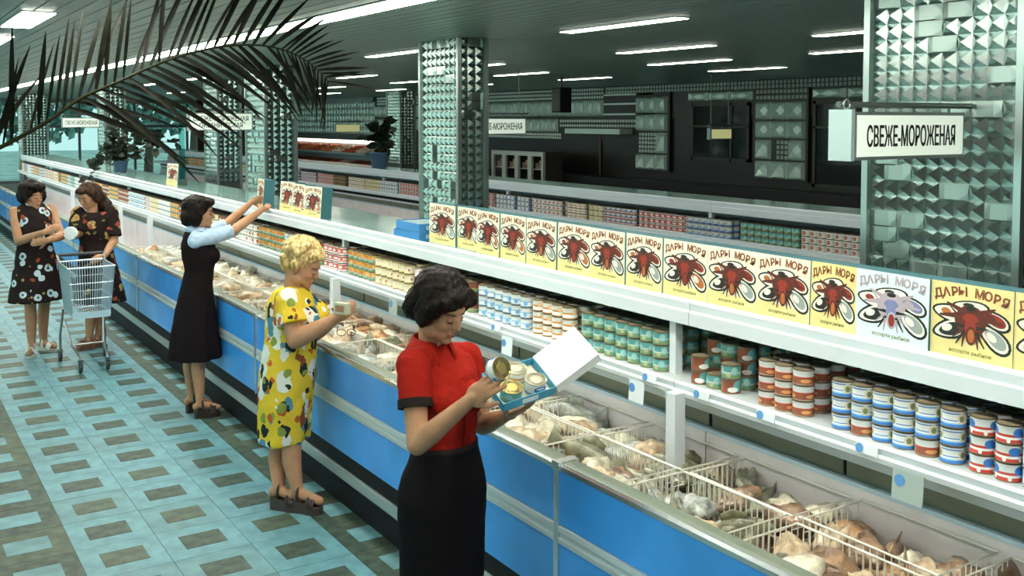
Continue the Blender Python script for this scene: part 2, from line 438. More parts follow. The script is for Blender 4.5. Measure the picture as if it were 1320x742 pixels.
# wire baskets in the wells
m_wire = mat('white_wire', (0.80, 0.80, 0.72), 0.4)
def basket_me(w, L, h, sides=None):
    rim, wi = MB(), MB()
    rim.tube([(0,0,0),(w,0,0),(w,L,0),(0,L,0)], .0042, 6, closed=True)
    for x in (sides or (0, w)):
        for k in range(1, 19):
            y = L * k / 19; wi.tube([(x, y, 0), (x, y, -h)], .0021, 4, caps=False)
    for y in (0, L):
        for k in range(1, 11):
            x = w * k / 11; wi.tube([(x, y, 0), (x, y, -h)], .0021, 4, caps=False)
        for z in (-.05, -.1, -.15, -.2):
            wi.tube([(w*.82, y, z), (w, y, z)], .0018, 4, caps=False); wi.tube([(0, y, z), (w*.18, y, z)], .0018, 4, caps=False)
    for z in (-.1, -.2):
        wi.tube([(0,0,z),(w,0,z),(w,L,z),(0,L,z)], .0016, 4, closed=True)
    return rim.mesh('rim_wire', m_wire), wi.mesh('side_wire', m_wire)
bf = basket_me(.315, .52, .32); bb = basket_me(.31, .52, .32, (0,))
BASK = []
for k in range(-2, 16):
    y0 = 2.365 + .57 * k
    for row, (x0, bm_) in enumerate(((2.365, bf), (2.705, bb))):
        dz = random.uniform(-.01, .01)
        rw = 'front' if row == 0 else 'rear'
        t = thing('wire_basket', f'white wire freezer basket in the {rw} row, {ORD[k+2]} from the near end', 'basket', (x0, y0 + .025, .845 + dz), 'wire freezer baskets', rot=(0, 0, random.uniform(-.012, .012)))
        link('rim_wire', bm_[0], t); o = link('side_wire', bm_[1], t); o['kind'] = 'stuff'
        BASK.append((x0, y0 + .025, row, k))

# frozen goods
def noise3(p, s):
    x, y, z = p[:, 0]*s, p[:, 1]*s, p[:, 2]*s
    return (np.sin(x*1.7+y*2.3+.5)*np.cos(z*1.9-x) + .6*np.sin(y*4.1+z*3.3)*np.cos(x*3.7+1.) + .35*np.sin(x*8.3+z*7.1)*np.sin(y*7.7+2.))
def lump(rx, ry, rz, seed, amp=.18, n=18, m=12, crumple=.0):
    b = MB().ball((0,0,0), 1, n, m); P = np.array(b.v)
    d = 1 + amp * noise3(P + seed * 3.1, 1.6) + crumple * noise3(P + seed * 1.7, 5.)
    P = P * d[:, None] * np.array([rx, ry, rz]); b.v = [tuple(q) for q in P]; return b
def bagmat(name, col, col2, rough=.35):
    m = mat(name, col, rough, coat=.5, var=(16, .4, col2), bump=(45, .5)); return m
gm = [bagmat('frozen_beige', (.56,.44,.30), (.34,.24,.15)), bagmat('frozen_brown', (.30,.19,.11), (.12,.07,.05)), bagmat('frozen_pale', (.62,.58,.46), (.42,.38,.28)),
      bagmat('frozen_olive', (.25,.25,.16), (.10,.10,.07)), bagmat('frozen_orange', (.50,.30,.14), (.3,.15,.07)), bagmat('frozen_grey', (.45,.47,.44), (.2,.22,.2))]
gname = ['beige', 'brown', 'pale', 'olive', 'orange-brown', 'grey']
gshape = [lump(.115,.085,.05,1,.22,crumple=.05), lump(.13,.07,.045,2,.25,crumple=.07), lump(.10,.10,.055,3,.2,crumple=.08), lump(.14,.06,.042,5,.28,crumple=.04)]
def fish_shape():
    b = MB(); rings = []
    for t, w, h in [(-.17,.004,.008),(-.15,.018,.022),(-.10,.032,.042),(-.03,.036,.05),(.05,.03,.042),(.11,.016,.022),(.14,.008,.014),(.16,.006,.03),(.20,.004,.055)]:
        rings.append([(t, w*math.cos(2*PI*k/12), h*math.sin(2*PI*k/12)) for k in range(12)])
    b.loft(rings); b.loft([[(x, .004*math.cos(2*PI*k/6), z+.02*math.sin(2*PI*k/6)) for k in range(6)] for x, z in ((-.06,.05),(.0,.068),(.05,.05))])
    return b
gme = {}
for i, s in enumerate(gshape):
    for j, mm in enumerate(gm): gme[(i, j)] = s.mesh('package', mm, True)
for j, mm in ((3, gm[3]), (5, gm[5]), (1, gm[1])): gme[(9, j)] = fish_shape().mesh('fish', mm, True)
bed = {0: MB(), 1: MB()}
far = {j: MB() for j in range(6)}
for (x0, y0, row, k) in BASK:
    pal = random.choice([[0,0,2,4],[0,2,2,5],[1,0,3,3],[0,4,1,2],[5,2,0,1]])
    if k in (0, 1): pal = [[0,3,2,1],[3,5,0,3]][row if k else 1-row]
    base = (.742 if row == 0 else .70) if k <= 3 else (.74 if row == 0 else .735)
    # the goods beneath, a lumpy bed
    for q in range(10):
        l = lump(.12,.11,.07, random.random()*9, .2, 9, 6); ox, oy = x0+random.uniform(.06,.25), y0+random.uniform(.06,.49)
        bed[q % 2].add([(v[0]+ox, v[1]+oy, v[2]+base-.075) for v in l.v], l.f)
    for q in range(8):
        gx = x0 + (.085 if q % 2 == 0 else .225) + random.uniform(-.03, .03); gy = y0 + .075 + .13 * (q // 2) + random.uniform(-.02, .02)
        j = random.choice(pal); i = random.randrange(4); isf = (j in (3, 5, 1)) and random.random() < .55
        gz = base + random.uniform(.0, .055) + (.03 if row else 0)
        r = (random.uniform(-.5, .5), random.uniform(-.45, .45), random.uniform(0, 6.28))
        sc = random.uniform(.8, 1.05)
        if k <= 9:
            o = link('frozen_fish' if isf else 'frozen_package', gme[(9, j)] if isf else gme[(i, j)], None, (gx, gy, gz), rot=r)
            o.scale = (sc*.9, sc*.9, sc)
            pos = ['near', 'near', 'near-middle', 'near-middle', 'far-middle', 'far-middle', 'far', 'far'][q]
            sd = 'aisle side' if q % 2 == 0 else 'wall side'
            o['label'] = f'{gname[j]} frozen {"fish" if isf else "package"}, {pos} {sd} of {ORD[k+2]} {"front" if row == 0 else "rear"} wire basket from the right'
            o['category'] = 'frozen food'; o['group'] = 'frozen goods in the wire baskets'
        else:
            M = Matrix.LocRotScale(Vector((gx, gy, gz)), __import__('mathutils').Euler(r), Vector((sc, sc, sc)))
            far[j].add([tuple(M @ Vector(v)) for v in gshape[i].v], gshape[i].f)
for j, b in bed.items():
    o = obj('frozen_goods_bed', b, gm[0 if j == 0 else 1], smooth=True, kind='stuff', label='frozen goods lying deeper in the wire baskets', cat='frozen food')
for j, b in far.items():
    if b.v: obj('frozen_goods_far', b, gm[j], smooth=True, kind='stuff', label=f'{gname[j]} frozen goods heaped in the farther freezers', cat='frozen food')
# ================================================================ goods on the shelves
def canmat(name, bands, emblem=None, emblem2=None):
    # bands: [(v, colour)], emblem: (n around, u half width, v centre, v half height, colour)
    if name in MATS: return MATS[name]
    m = bpy.data.materials.new(name); m.use_nodes = True; MATS[name] = m
    n = m.node_tree.nodes; l = m.node_tree.links; b = n['Principled BSDF']
    b.inputs['Roughness'].default_value = .32
    tc = n.new('ShaderNodeTexCoord'); sp = n.new('ShaderNodeSeparateXYZ'); l.new(tc.outputs['UV'], sp.inputs[0])
    r = n.new('ShaderNodeValToRGB'); r.color_ramp.interpolation = 'CONSTANT'
    TB = (.20, .16, .10); bands = [(0, TB)] + [(max(.07, v), c) for v, c in bands if v < .93] + [(.94, TB)]
    e = r.color_ramp.elements; e[0].position = 0; e[0].color = (*bands[0][1], 1); e.remove(e[1])
    for v, c in bands[1:]:
        k = e.new(v); k.color = (*c, 1)
    l.new(sp.outputs['Y'], r.inputs['Fac']); out = r.outputs['Color']
    def math_(op, a, bb=None, c=None):
        q = n.new('ShaderNodeMath'); q.operation = op
        for i, x in enumerate((a, bb, c)):
            if x is None: continue
            if isinstance(x, (int, float)): q.inputs[i].default_value = x
            else: l.new(x, q.inputs[i])
        return q.outputs[0]
    for em in (emblem, emblem2):
        if not em: continue
        cnt, uw, vc, vh, col = em[:5]; ph = em[5] if len(em) > 5 else 0.
        fu = math_('SUBTRACT', math_('FRACT', math_('MULTIPLY_ADD', sp.outputs['X'], float(cnt), ph)), .5)
        a = math_('DIVIDE', fu, uw); bq = math_('DIVIDE', math_('SUBTRACT', sp.outputs['Y'], vc), vh)
        d = math_('ADD', math_('MULTIPLY', a, a), math_('MULTIPLY', bq, bq))
        msk = math_('LESS_THAN', d, 1.)
        mx = n.new('ShaderNodeMix'); mx.data_type = 'RGBA'; l.new(msk, mx.inputs['Factor']); l.new(out, mx.inputs['A']); mx.inputs['B'].default_value = (*col, 1)
        out = mx.outputs['Result']
    l.new(out, b.inputs['Base Color'])
    return m
W, BL, LB, RD, BR, OR, YE, TE, GN, CR, DK = (.78,.80,.78), (.04,.20,.58), (.25,.50,.72), (.50,.05,.03), (.26,.08,.04), (.72,.28,.04), (.75,.60,.22), (.12,.42,.42), (.16,.28,.14), (.72,.66,.50), (.04,.04,.04)
CAN = {
 'blue striped': canmat('can_blue_stripe', [(0, BL), (.22, LB), (.30, W), (.40, BL), (.46, W), (.78, BL), (.84, W), (.92, LB)], (3, .20, .55, .30, CR), (3, .11, .52, .18, (.20,.24,.10))),
 'white and blue': canmat('can_white_blue', [(0, W), (.12, BL), (.2, W), (.85, W)], (2, .22, .55, .33, BL), (2, .14, .62, .10, W, .02)),
 'red and white': canmat('can_red_white', [(0, RD), (.25, W), (.38, RD), (.52, W)], (3, .22, .62, .24, BL), (5, .12, .2, .13, W, .3)),
 'white over red-brown': canmat('can_redbrown', [(0, CR), (.08, BR), (.48, RD), (.56, W), (.93, CR)], (3, .25, .3, .12, (.70,.33,.12))),
 'teal and brown slanted': canmat('can_slant', [(0, BR), (1, BR)], (2, .24, .55, .42, TE), (2, .18, .3, .18, W, .25)),
 'teal and green': canmat('can_teal', [(0, GN), (.3, TE), (.42, CR), (.5, TE), (.9, GN)], (4, .22, .6, .25, (.35,.62,.60)), (4, .16, .3, .14, (.45,.42,.2), .4)),
 'orange and white': canmat('can_orange_white', [(0, OR), (.12, W), (.40, OR), (.56, W), (.9, YE)], (3, .2, .65, .2, (.82,.62,.4))),
 'pale blue': canmat('can_pale_blue', [(0, LB), (.14, W), (.46, LB), (.58, W), (.9, (.5,.68,.8))], (4, .2, .35, .2, (.16,.40,.70))),
 'dark olive and brown': canmat('can_olive', [(0, GN), (.25, (.30,.32,.12)), (.4, BR), (.9, DK)]),
 'white with red flower': canmat('can_red_flower', [(0, CR), (.1, W), (.9, CR)], (3, .24, .5, .28, RD), (3, .1, .5, .12, YE)),
 'cream and yellow': canmat('can_cream', [(0, YE), (.16, CR), (.80, YE), (.9, CR)], (3, .23, .5, .3, (.85,.80,.62)), (3, .12, .45, .16, (.55,.25,.1))),
 'orange over green': canmat('can_orange_green', [(0, GN), (.30, (.3,.42,.5)), (.42, OR), (.85, YE)], (3, .2, .62, .18, (.82,.5,.2))),
 'scarlet and white': canmat('can_scarlet', [(0, W), (.2, RD), (.34, W), (.66, RD), (.82, W)], (4, .2, .5, .3, (.6,.12,.08))),
}
m_lid = mat('can_lid', (.13, .11, .08), .35, .7)
m_tin = mat('tin_seam', (.55, .54, .48), .3, .9)
CR_, CH_ = .0405, .058
def can_meshes(r=CR_, h=CH_, n=20):
    d = {}
    for k, m in CAN.items():
        b = MB(); b.lathe([(r*.985, .0), (r, .002), (r, .0035), (r*.975, .005), (r*.975, h-.005), (r, h-.0035), (r, h-.001), (r*.97, h)], n=n, uvz=(0, h)); d[k] = autosmooth(b.mesh('can', m), 50)
    return d
CM = can_meshes()
lid_me = autosmooth(MB().lathe([(CR_*.9, 0), (CR_*1.0, .0005), (CR_*1.0, .003), (CR_*.93, .0032), (CR_*.9, .0014), (CR_*.5, .0014), (CR_*.48, .002), (.004, .002)], n=20).mesh('lid', m_lid), 50)
ZONES = [  # y0, y1, kind, levels, rows, where
 (1.26, 1.72, 'white and blue', 3, 4, 'at the near end'),
 (1.72, 1.87, 'red and white', 3, 4, 'beside the near end'),
 (1.905, 2.42, 'blue striped', 3, 4, ''),
 (2.50, 2.80, 'white over red-brown', 3, 4, ''),
 (2.89, 3.17, 'teal and brown slanted', 2, 4, ''),
 (3.31, 3.95, 'teal and green', 3, 4, ''),
 (4.00, 4.38, 'orange and white', 3, 4, ''),
 (4.42, 4.90, 'pale blue', 3, 4, ''),
 (4.96, 5.22, 'dark olive and brown', 3, 4, ''),
 (5.26, 5.72, 'white with red flower', 3, 4, ''),
 (5.76, 6.30, 'cream and yellow', 3, 4, ''),
 (6.34, 6.74, 'orange over green', 3, 4, ''),
 (6.84, 7.22, 'scarlet and white', 3, 4, ''),
 (7.26, 7.60, 'dark olive and brown', 3, 4, 'behind the blonde woman'),
 (7.64, 8.06, 'pale blue', 3, 4, 'under the four boxes'),
 (8.10, 8.70, 'orange over green', 3, 4, 'under the reaching arms'),
 (8.75, 9.30, 'white with red flower', 3, 4, 'under the reaching arms'),
]
SY, SX, S0 = .0868, .088, 2.912
lower = 1.1222
ncan = 0
back = {k: MB() for k in CAN}; backlid = MB()
def small_can(mb, x, y, z, r=.0405, h=CH_, n=10):
    mb.lathe([(r, 0), (r, h-.002)], (x, y, z), n, uvz=(z*0, h) if False else None)
def uv_can(mb, x, y, z, r=CR_, h=CH_, n=12):
    o = len(mb.v); mb.lathe([(r, 0), (r, h)], (0, 0, 0), n, uvz=(0, h))
    for i in range(o, len(mb.v)): q = mb.v[i]; mb.v[i] = (q[0]+x, q[1]+y, q[2]+z)
def put_lid(x, y, z, n=12):
    backlid.lathe([(CR_*.99, 0), (CR_*1.01, .001), (CR_*1.01, .0035), (CR_*.93, .0035), (CR_*.9, .002), (.004, .002)], (x, y, z), n)
H_ = CH_ + .0012
for (y0, y1, kd, lv, rows, where) in ZONES:
    ns = max(1, int(round((y1 - y0) / SY))); off = (y1 - y0 - ns * SY) / 2
    for s in range(ns):
        y = y0 + off + SY * (s + .5)
        for row in range(rows):
            x = S0 + SX * row + CR_ + random.uniform(-.004, .004); yy = y + random.uniform(-.002, .002)
            kk = kd
            lvv = lv if not (kd.startswith('teal and brown') and row < 1 and s == 1) else 1
            if kd.startswith('teal and brown') and row >= 1: lvv = 3
            for q in range(lvv):
                z = lower + H_ * q
                if kd.startswith('teal and brown') and (q + s + row) % 3 == 1: kk = 'teal and green'
                elif kd == 'blue striped' and (q == 0 and s in (1, 4)): kk = 'white over red-brown'
                else: kk = kd
                if row == 0 and ncan < 300:
                    ncan += 1
                    lvl = {1: ['only'], 2: ['bottom', 'top'], 3: ['bottom', 'middle', 'top']}[lvv][q]
                    lab = (f'{kk} can, {lvl} of the {ORD[s]} front stack' if kk == kd else f'{kk} can among the {kd} ones, {lvl} of {ORD[s]} stack') + (f' {where}' if where else '')
                    o = link('tin_can', CM[kk], None, (x, yy, z), lab, 'can', f'{kd} cans' + (f' {where}' if where else ''), rot=(0, 0, random.uniform(-.35, .35) + 3.3))
                    if q == lvv - 1 or True: link('lid', lid_me, o, (0, 0, CH_ - .0028))
                else:
                    uv_can(back[kk], x, yy, z)
                    if q == lvv - 1: put_lid(x, yy, z + CH_)
# the long far run: two rows deep
kinds = list(CAN)
y = 9.36
while y < 24.5:
    ln = random.uniform(.3, .7); kd = random.choice(kinds); ns = int(ln / SY)
    for s in range(ns):
        for row in range(2 if y < 15 else 1):
            for q in range(3):
                uv_can(back[kd], S0 + SX*row + CR_, y, lower + H_*q, n=8)
            put_lid(S0 + SX*row + CR_, y, lower + H_*3, 8)
        y += SY
    y += .03
for k, b in back.items():
    if b.v:
        me = b.mesh('cans', CAN[k]); autosmooth(me, 50)
        link('shelf_cans', me, label=f'{k} cans standing behind the front rows and far along the shelf', cat='cans', kind='stuff')
link('shelf_can_lids', autosmooth(backlid.mesh('lids', m_lid), 50), label='dark metal lids of the cans in the rear rows', cat='cans', kind='stuff')

# picture boxes on the top shelf
m_by = mat('box_yellow', (.82, .69, .30), .35, coat=.2, var=(5, .12))
m_bw = mat('box_yellow_overlit', (.86, .82, .62), .35, coat=.2, var=(5, .06))  # pale copy of the yellow front, overexposure put into its colour
m_bf = mat('box_faded', (.66, .76, .80), .3, coat=.2)
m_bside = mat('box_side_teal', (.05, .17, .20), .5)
m_ink = mat('print_brown', (.11, .022, .012), .5); m_red = mat('print_red', (.27, .03, .014), .45); m_org = mat('print_orange', (.45, .13, .03), .45)
m_blk = mat('print_black', (.015, .02, .015), .45); m_prw = mat('print_white', (.75, .74, .66), .45); m_gry = mat('print_grey', (.32, .36, .34), .45)
m_txt = mat('print_text', (.24, .07, .025), .5); m_txtg = mat('print_text_olive', (.22, .22, .06), .5); m_prp = mat('print_violet', (.20, .22, .42), .45)
m_inkf = mat('print_faded', (.42, .35, .40), .5)
BW, BH, BT = .288, .252, .095
def art_mesh(ms):
    # flat printed picture: shells, fish slices and a crab-like centre; board lies in local x (width), z (height), front at y=0-
    b = MB()
    def poly(pts, mi, d):
        b.m = mi; n = len(pts); b.add([(x, -d, z) for x, z in pts], [tuple(range(n))])
    def ell(cx, cz, rx, rz, a, mi, d, n=18, egg=0.0):
        P = []
        for k in range(n):
            q = 2*PI*k/n; x, z = rx*math.cos(q), rz*math.sin(q)*(1+egg*math.cos(q))
            P.append((cx + x*math.cos(a) - z*math.sin(a), cz + x*math.sin(a) + z*math.cos(a)))
        poly(P, mi, d)
    def leg(x0, z0, x1, z1, w, mi, d):
        dx, dz = x1-x0, z1-z0; L = math.hypot(dx, dz); nx, nz = -dz/L*w, dx/L*w
        poly([(x0-nx, z0-nz), (x1-nx*.3, z1-nz*.3), (x1+nx*.3, z1+nz*.3), (x0+nx, z0+nz)], mi, d)
    d = .0006
    poly([(.002, .002), (.286, .002), (.286, .05), (.002, .07)], 6, .0003)
    # plates with contents: (angle, length, colours)
    for i, (cx, cz, rx, rz, a, c1, c2) in enumerate([(.066, .152, .060, .030, -.12, 4, 2), (.070, .098, .064, .034, .30, 3, 4), (.222, .152, .062, .028, -.34, 1, 0), (.226, .092, .066, .034, -.62, 5, 4), (.145, .182, .066, .020, 0, 4, 3)]):
        ell(cx, cz, rx, rz, a, 3, d + i*.00005, egg=.25); ell(cx, cz, rx*.86, rz*.76, a, 4, d + .0002 + i*.00005, egg=.25); ell(cx+.004, cz, rx*.66, rz*.62, a, c1, d + .0004 + i*.00005, egg=.2)
        ell(cx-.008, cz+.004, rx*.3, rz*.35, a, c2, d + .0006 + i*.00005)
    ell(.145, .135, .056, .048, 0, 0, d + .001); ell(.145, .128, .032, .034, 0, 1, d + .0011); ell(.148, .088, .019, .03, 0, 0, d + .0012); ell(.148, .088, .012, .022, 0, 2, d + .0013)
    ell(.145, .172, .034, .013, 0, 0, d + .0012); ell(.145, .176, .018, .008, 0, 3, d + .0013)
    for sx in (-1, 1):
        for k, (ex, ez) in enumerate([(.075, .178), (.06, .118), (.062, .075), (.05, .055), (.028, .048)]):
            leg(.145 + sx*.02, .125 - k*.008, .145 + sx*ex, ez, .006, 0 if k % 2 == 0 else 3, d + .0014)
        leg(.145 + sx*.03, .165, .145 + sx*.085, .186, .009, 0, d + .0015); leg(.145 + sx*.02, .15, .145 + sx*.11, .142, .012, 0, d + .0009)
    return b.mesh('illustration', ms)
art_n = art_mesh([m_ink, m_red, m_org, m_blk, m_prw, m_gry, m_by]); art_p = art_mesh([m_ink, m_red, m_red, m_blk, m_prw, m_org, m_by])
art_f = art_mesh([m_inkf, m_prp, m_red, m_blk, m_prw, m_gry, m_bf])
def title_mesh(mt):
    # arched title, letter by letter
    s = 'ДАРЫ МОРЯ'; V, Fc = [], []
    for i, ch in enumerate(s):
        if ch == ' ': continue
        me = text_mesh(ch, .040, mt, .0003, 1.0, bold=.0012); t = (i - 4) / 4
        M = Matrix.Translation((.145 + t * .117, -.0012, .226 - .016 * t * t)) @ Matrix.Rotation(t * .25, 4, 'Y') @ Matrix.Rotation(PI/2, 4, 'X')
        o = len(V); V += [tuple(M @ v.co) for v in me.vertices]; Fc += [tuple(o + q for q in p.vertices) for p in me.polygons]
        bpy.data.meshes.remove(me)
    me = bpy.data.meshes.new('title'); me.from_pydata(V, [], Fc); me.materials.append(mt); return me
def sub_mesh(mt):
    me = text_mesh('ассорти рыбное', .019, mt, .0003); me.transform(Matrix.Translation((.145, -.0012, .032)) @ Matrix.Rotation(PI/2, 4, 'X')); return me
tit_n, tit_f, sub_n = title_mesh(m_txt), title_mesh(m_inkf), sub_mesh(m_txtg)
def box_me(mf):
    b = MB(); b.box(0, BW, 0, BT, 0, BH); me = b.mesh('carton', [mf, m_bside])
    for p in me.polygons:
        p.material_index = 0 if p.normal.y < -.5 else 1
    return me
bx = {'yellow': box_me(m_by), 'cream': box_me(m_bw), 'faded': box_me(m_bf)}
def picture_box(x, y, z, kind, lean, yaw, label, group='seafood picture boxes on the top shelf', frame=None):
    # local +x runs toward -Y of the shop, front faces the aisle (-X)
    o = link('picture_box', bx[kind], None, (x, y, z), label, 'box', group)
    o.rotation_euler = (0, 0, 0)
    M = Matrix(((0, 1, 0), (-1, 0, 0), (0, 0, 1)))
    R = (Matrix.Rotation(yaw, 3, 'Z') @ M @ Matrix.Rotation(lean, 3, 'X'))
    o.rotation_euler = R.to_euler()
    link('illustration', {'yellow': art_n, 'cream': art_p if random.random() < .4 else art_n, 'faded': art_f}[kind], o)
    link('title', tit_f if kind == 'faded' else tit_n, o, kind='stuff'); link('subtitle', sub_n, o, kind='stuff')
    return o
TOPZ = 1.4485
ys = [5.736, 5.40, 5.123, 4.852, 4.577, 4.275, 3.985, 3.70, 3.43, 3.141, 2.855, 2.577, 2.365, 2.058, 1.765, 1.47]
kinds_b = ['cream']*11 + ['yellow','faded','yellow','yellow','yellow']
descr = ['pale picture box beside the two stacked blue cartons', 'pale picture box set slightly back beside the column']
for i, y in enumerate(ys):
    if i >= 2: lab = None
    back_ = .075 - .005*i + (.02 if i == 1 else 0)
    if kinds_b[i] == 'faded': lab = 'pale bluish faded picture box in front of the big column'
    elif i == 15: continue
    elif i == 14: lab = 'yellow seafood picture box cut off at the right edge of view'
    elif i == 13: lab = 'yellow seafood picture box directly right of the pale bluish faded one'
    elif i == 11: lab = 'yellow seafood picture box directly left of the pale bluish faded one'
    elif i < 2: lab = descr[i]
    else: lab = f'pale seafood picture box, {ORD[i]} from the blue cartons in the long row'
    o = picture_box(2.975 + back_, y, TOPZ, kinds_b[i], math.radians(random.uniform(-1.5, -.5)), math.radians(random.uniform(-3, 0)), lab)
    o.scale.x = max(.7, (y - ys[i+1] + .001)/BW)
for i, (y, bk) in enumerate([(onX(328, 250, 3.0).y, .03), (onX(357, 250, 3.02).y, .05), (onX(372, 250, 3.0).y, .03), (onX(391, 250, 2.99).y, .0)]):
    lab = ['picture box held by both hands of the vested woman', 'picture box right beside the one the vested woman holds', 'third picture box of the group of four at the vested woman', 'rightmost picture box of the group of four, showing its dark side'][i]
    o = picture_box(2.99 + bk, y, TOPZ, 'cream', math.radians(-4), math.radians([-8, 4, 0, 6][i]), lab, 'four picture boxes at the vested woman')
picture_box(3.12, 12.75, TOPZ, 'cream', math.radians(-5), math.radians(12), 'lone picture box standing far along the shelf by the glass upright', 'seafood picture boxes on the top shelf')
# the two blue cartons
m_bc = mat('carton_blue', (.04, .22, .50), .5); m_bcl = mat('carton_label', (.45, .55, .60), .5); m_bci = mat('carton_inside', (.28, .40, .42), .6)
for i in range(2):
    t = thing('blue_carton', ['lower of two flat blue cartons stacked on the top shelf', 'upper of two flat blue cartons stacked on the top shelf, open on top'][i], 'carton', (3.0, 5.78, TOPZ + .0565 * i), 'flat blue cartons', rot=(0, 0, .05 - .06*i))
    b = MB(); b.box(0, .30, 0, .34, 0, .004); b.box(0, .004, 0, .34, .004, .055); b.box(.296, .30, 0, .34, .004, .055); b.box(.004, .296, 0, .004, .004, .055); b.box(.004, .296, .336, .34, .004, .055)
    obj('tray', b, m_bc, t); obj('filling', MB().box(.006, .294, .006, .334, .004, .05), m_bci, t)
    obj('paper_label', MB().box(.05, .19, -.001, 0, .014, .042), m_bcl, t)
# ================================================================ faceted columns
m_alf = mat('embossed_metal', (.32, .39, .36), .22, .95); m_alb = mat('embossed_metal_lit', (.46, .55, .53), .2, .95)  # second tone: same metal, stronger light painted in for the near column's facets
m_alc = mat('column_trim', (.40, .48, .46), .30, .85)
m_cd = mat('column_core', (.10, .12, .11), .5, .4)
def pyramid_v(w, h, d, flat=0.0):
    a, b = w/2, h/2
    if flat: # low hexagonal plate, twice as wide
        vs = [(-a,0,-b),(a,0,-b),(a,0,b),(-a,0,b),(-a*.5,-d*.55,-b*.06),(a*.5,-d*.55,-b*.06),(a*.5,-d*.55,b*.06),(-a*.5,-d*.55,b*.06)]
        vs[4:] = [(-a+b*.95,-d*.5,-b*.92),(a-b*.95,-d*.5,-b*.92),(a-b*.95,-d*.5,b*.92),(-a+b*.95,-d*.5,b*.92)]
        vs += [(-a*.97,-d*.12,0),(a*.97,-d*.12,0)]
        return vs, [(4,5,6,7),(0,1,5,4),(2,3,7,6),(1,9,5),(9,2,6),(9,6,5),(3,8,7),(8,0,4),(8,4,7)]
    return [(-a,0,-b),(a,0,-b),(a,0,b),(-a,0,b),(0,-d,0)], [(0,1,4),(1,2,4),(2,3,4),(3,0,4)]
PW, PH = .0655, .0655
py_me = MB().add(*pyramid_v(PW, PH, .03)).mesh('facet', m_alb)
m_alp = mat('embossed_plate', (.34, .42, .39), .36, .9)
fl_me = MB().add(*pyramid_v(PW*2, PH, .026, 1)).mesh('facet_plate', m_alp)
def face_cells(cols, rows, seed):
    r = random.Random(seed); used = set(); out = []
    for j in range(rows):
        for i in range(cols):
            if (i, j) in used: continue
            if i < cols - 1 and r.random() < .085: out.append((i, j, 1)); used.add((i+1, j))
            else: out.append((i, j, 0))
    return out
def column(name, x0, x1, y0, y1, label, parts=False, seed=1):
    t = thing(name, label, 'column', (0, 0, 0), 'metal faceted columns')
    obj('core', MB().box(x0+.028, x1-.028, y0+.028, y1-.028, 0, CEIL), m_cd, t)
    e = .03
    cols = int((y1-y0-2*e)/PW); ww = (y1-y0-2*e)/cols; z0 = 1.30; rows = int((CEIL-z0)/PH); st = MB()
    for (i, j, fl) in face_cells(cols, rows, seed):
        y = y1 - e - ww*(i+.5+.5*fl); z = CEIL - PH*(j+.5)
        if parts and z > 1.38:
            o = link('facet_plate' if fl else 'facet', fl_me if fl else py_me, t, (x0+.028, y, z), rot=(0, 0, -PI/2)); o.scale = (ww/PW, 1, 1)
        else:
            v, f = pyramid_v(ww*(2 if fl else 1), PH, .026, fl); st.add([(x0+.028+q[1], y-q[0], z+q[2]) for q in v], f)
    if st.v: obj('facet_face', st, m_alf, t, kind='stuff')
    cols = max(2, int((x1-x0-2*e)/PW)); ww = (x1-x0-2*e)/cols; st = MB()
    for (i, j, fl) in face_cells(cols, rows, seed+50):
        x = x0 + e + ww*(i+.5+.5*fl); z = CEIL - PH*(j+.5)
        v, f = pyramid_v(ww*(2 if fl else 1), PH, .026, fl); st.add([(x+q[0], y0+.028+q[1], z+q[2]) for q in v], f)
    obj('facet_face', st, m_alf, t, kind='stuff')
    for (a, b) in ((x0, y0), (x0, y1-e), (x1-e, y0)):
        obj('corner_trim', MB().box(a, a+e, b, b+e, 0, CEIL), m_alc, t)
    return t
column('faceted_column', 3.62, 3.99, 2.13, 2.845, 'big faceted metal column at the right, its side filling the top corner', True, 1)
column('faceted_column', 3.62, 3.88, 6.36, 6.98, 'faceted metal column behind the pale picture boxes, bright left face and dark right face', False, 2)
column('faceted_column', 3.62, 3.99, 10.55, 11.22, 'faceted metal column carrying the two-line sign, behind the palm frond', False, 3)
column('faceted_column', 4.35, 4.72, 14.76, 15.44, 'faceted metal column set back just left of the two-line sign column', False, 4)
column('faceted_column', 3.60, 3.97, 19.0, 19.66, 'faceted metal column rising behind the leafy potted plant', False, 5)
column('faceted_column', 3.05, 3.62, 25.6, 26.2, 'farthest faceted metal column, near the far windows', False, 6)
column('faceted_column', 9.2, 9.57, 18.55, 19.2, 'distant faceted metal column behind the second shelf row and its dark potted plant', False, 7)

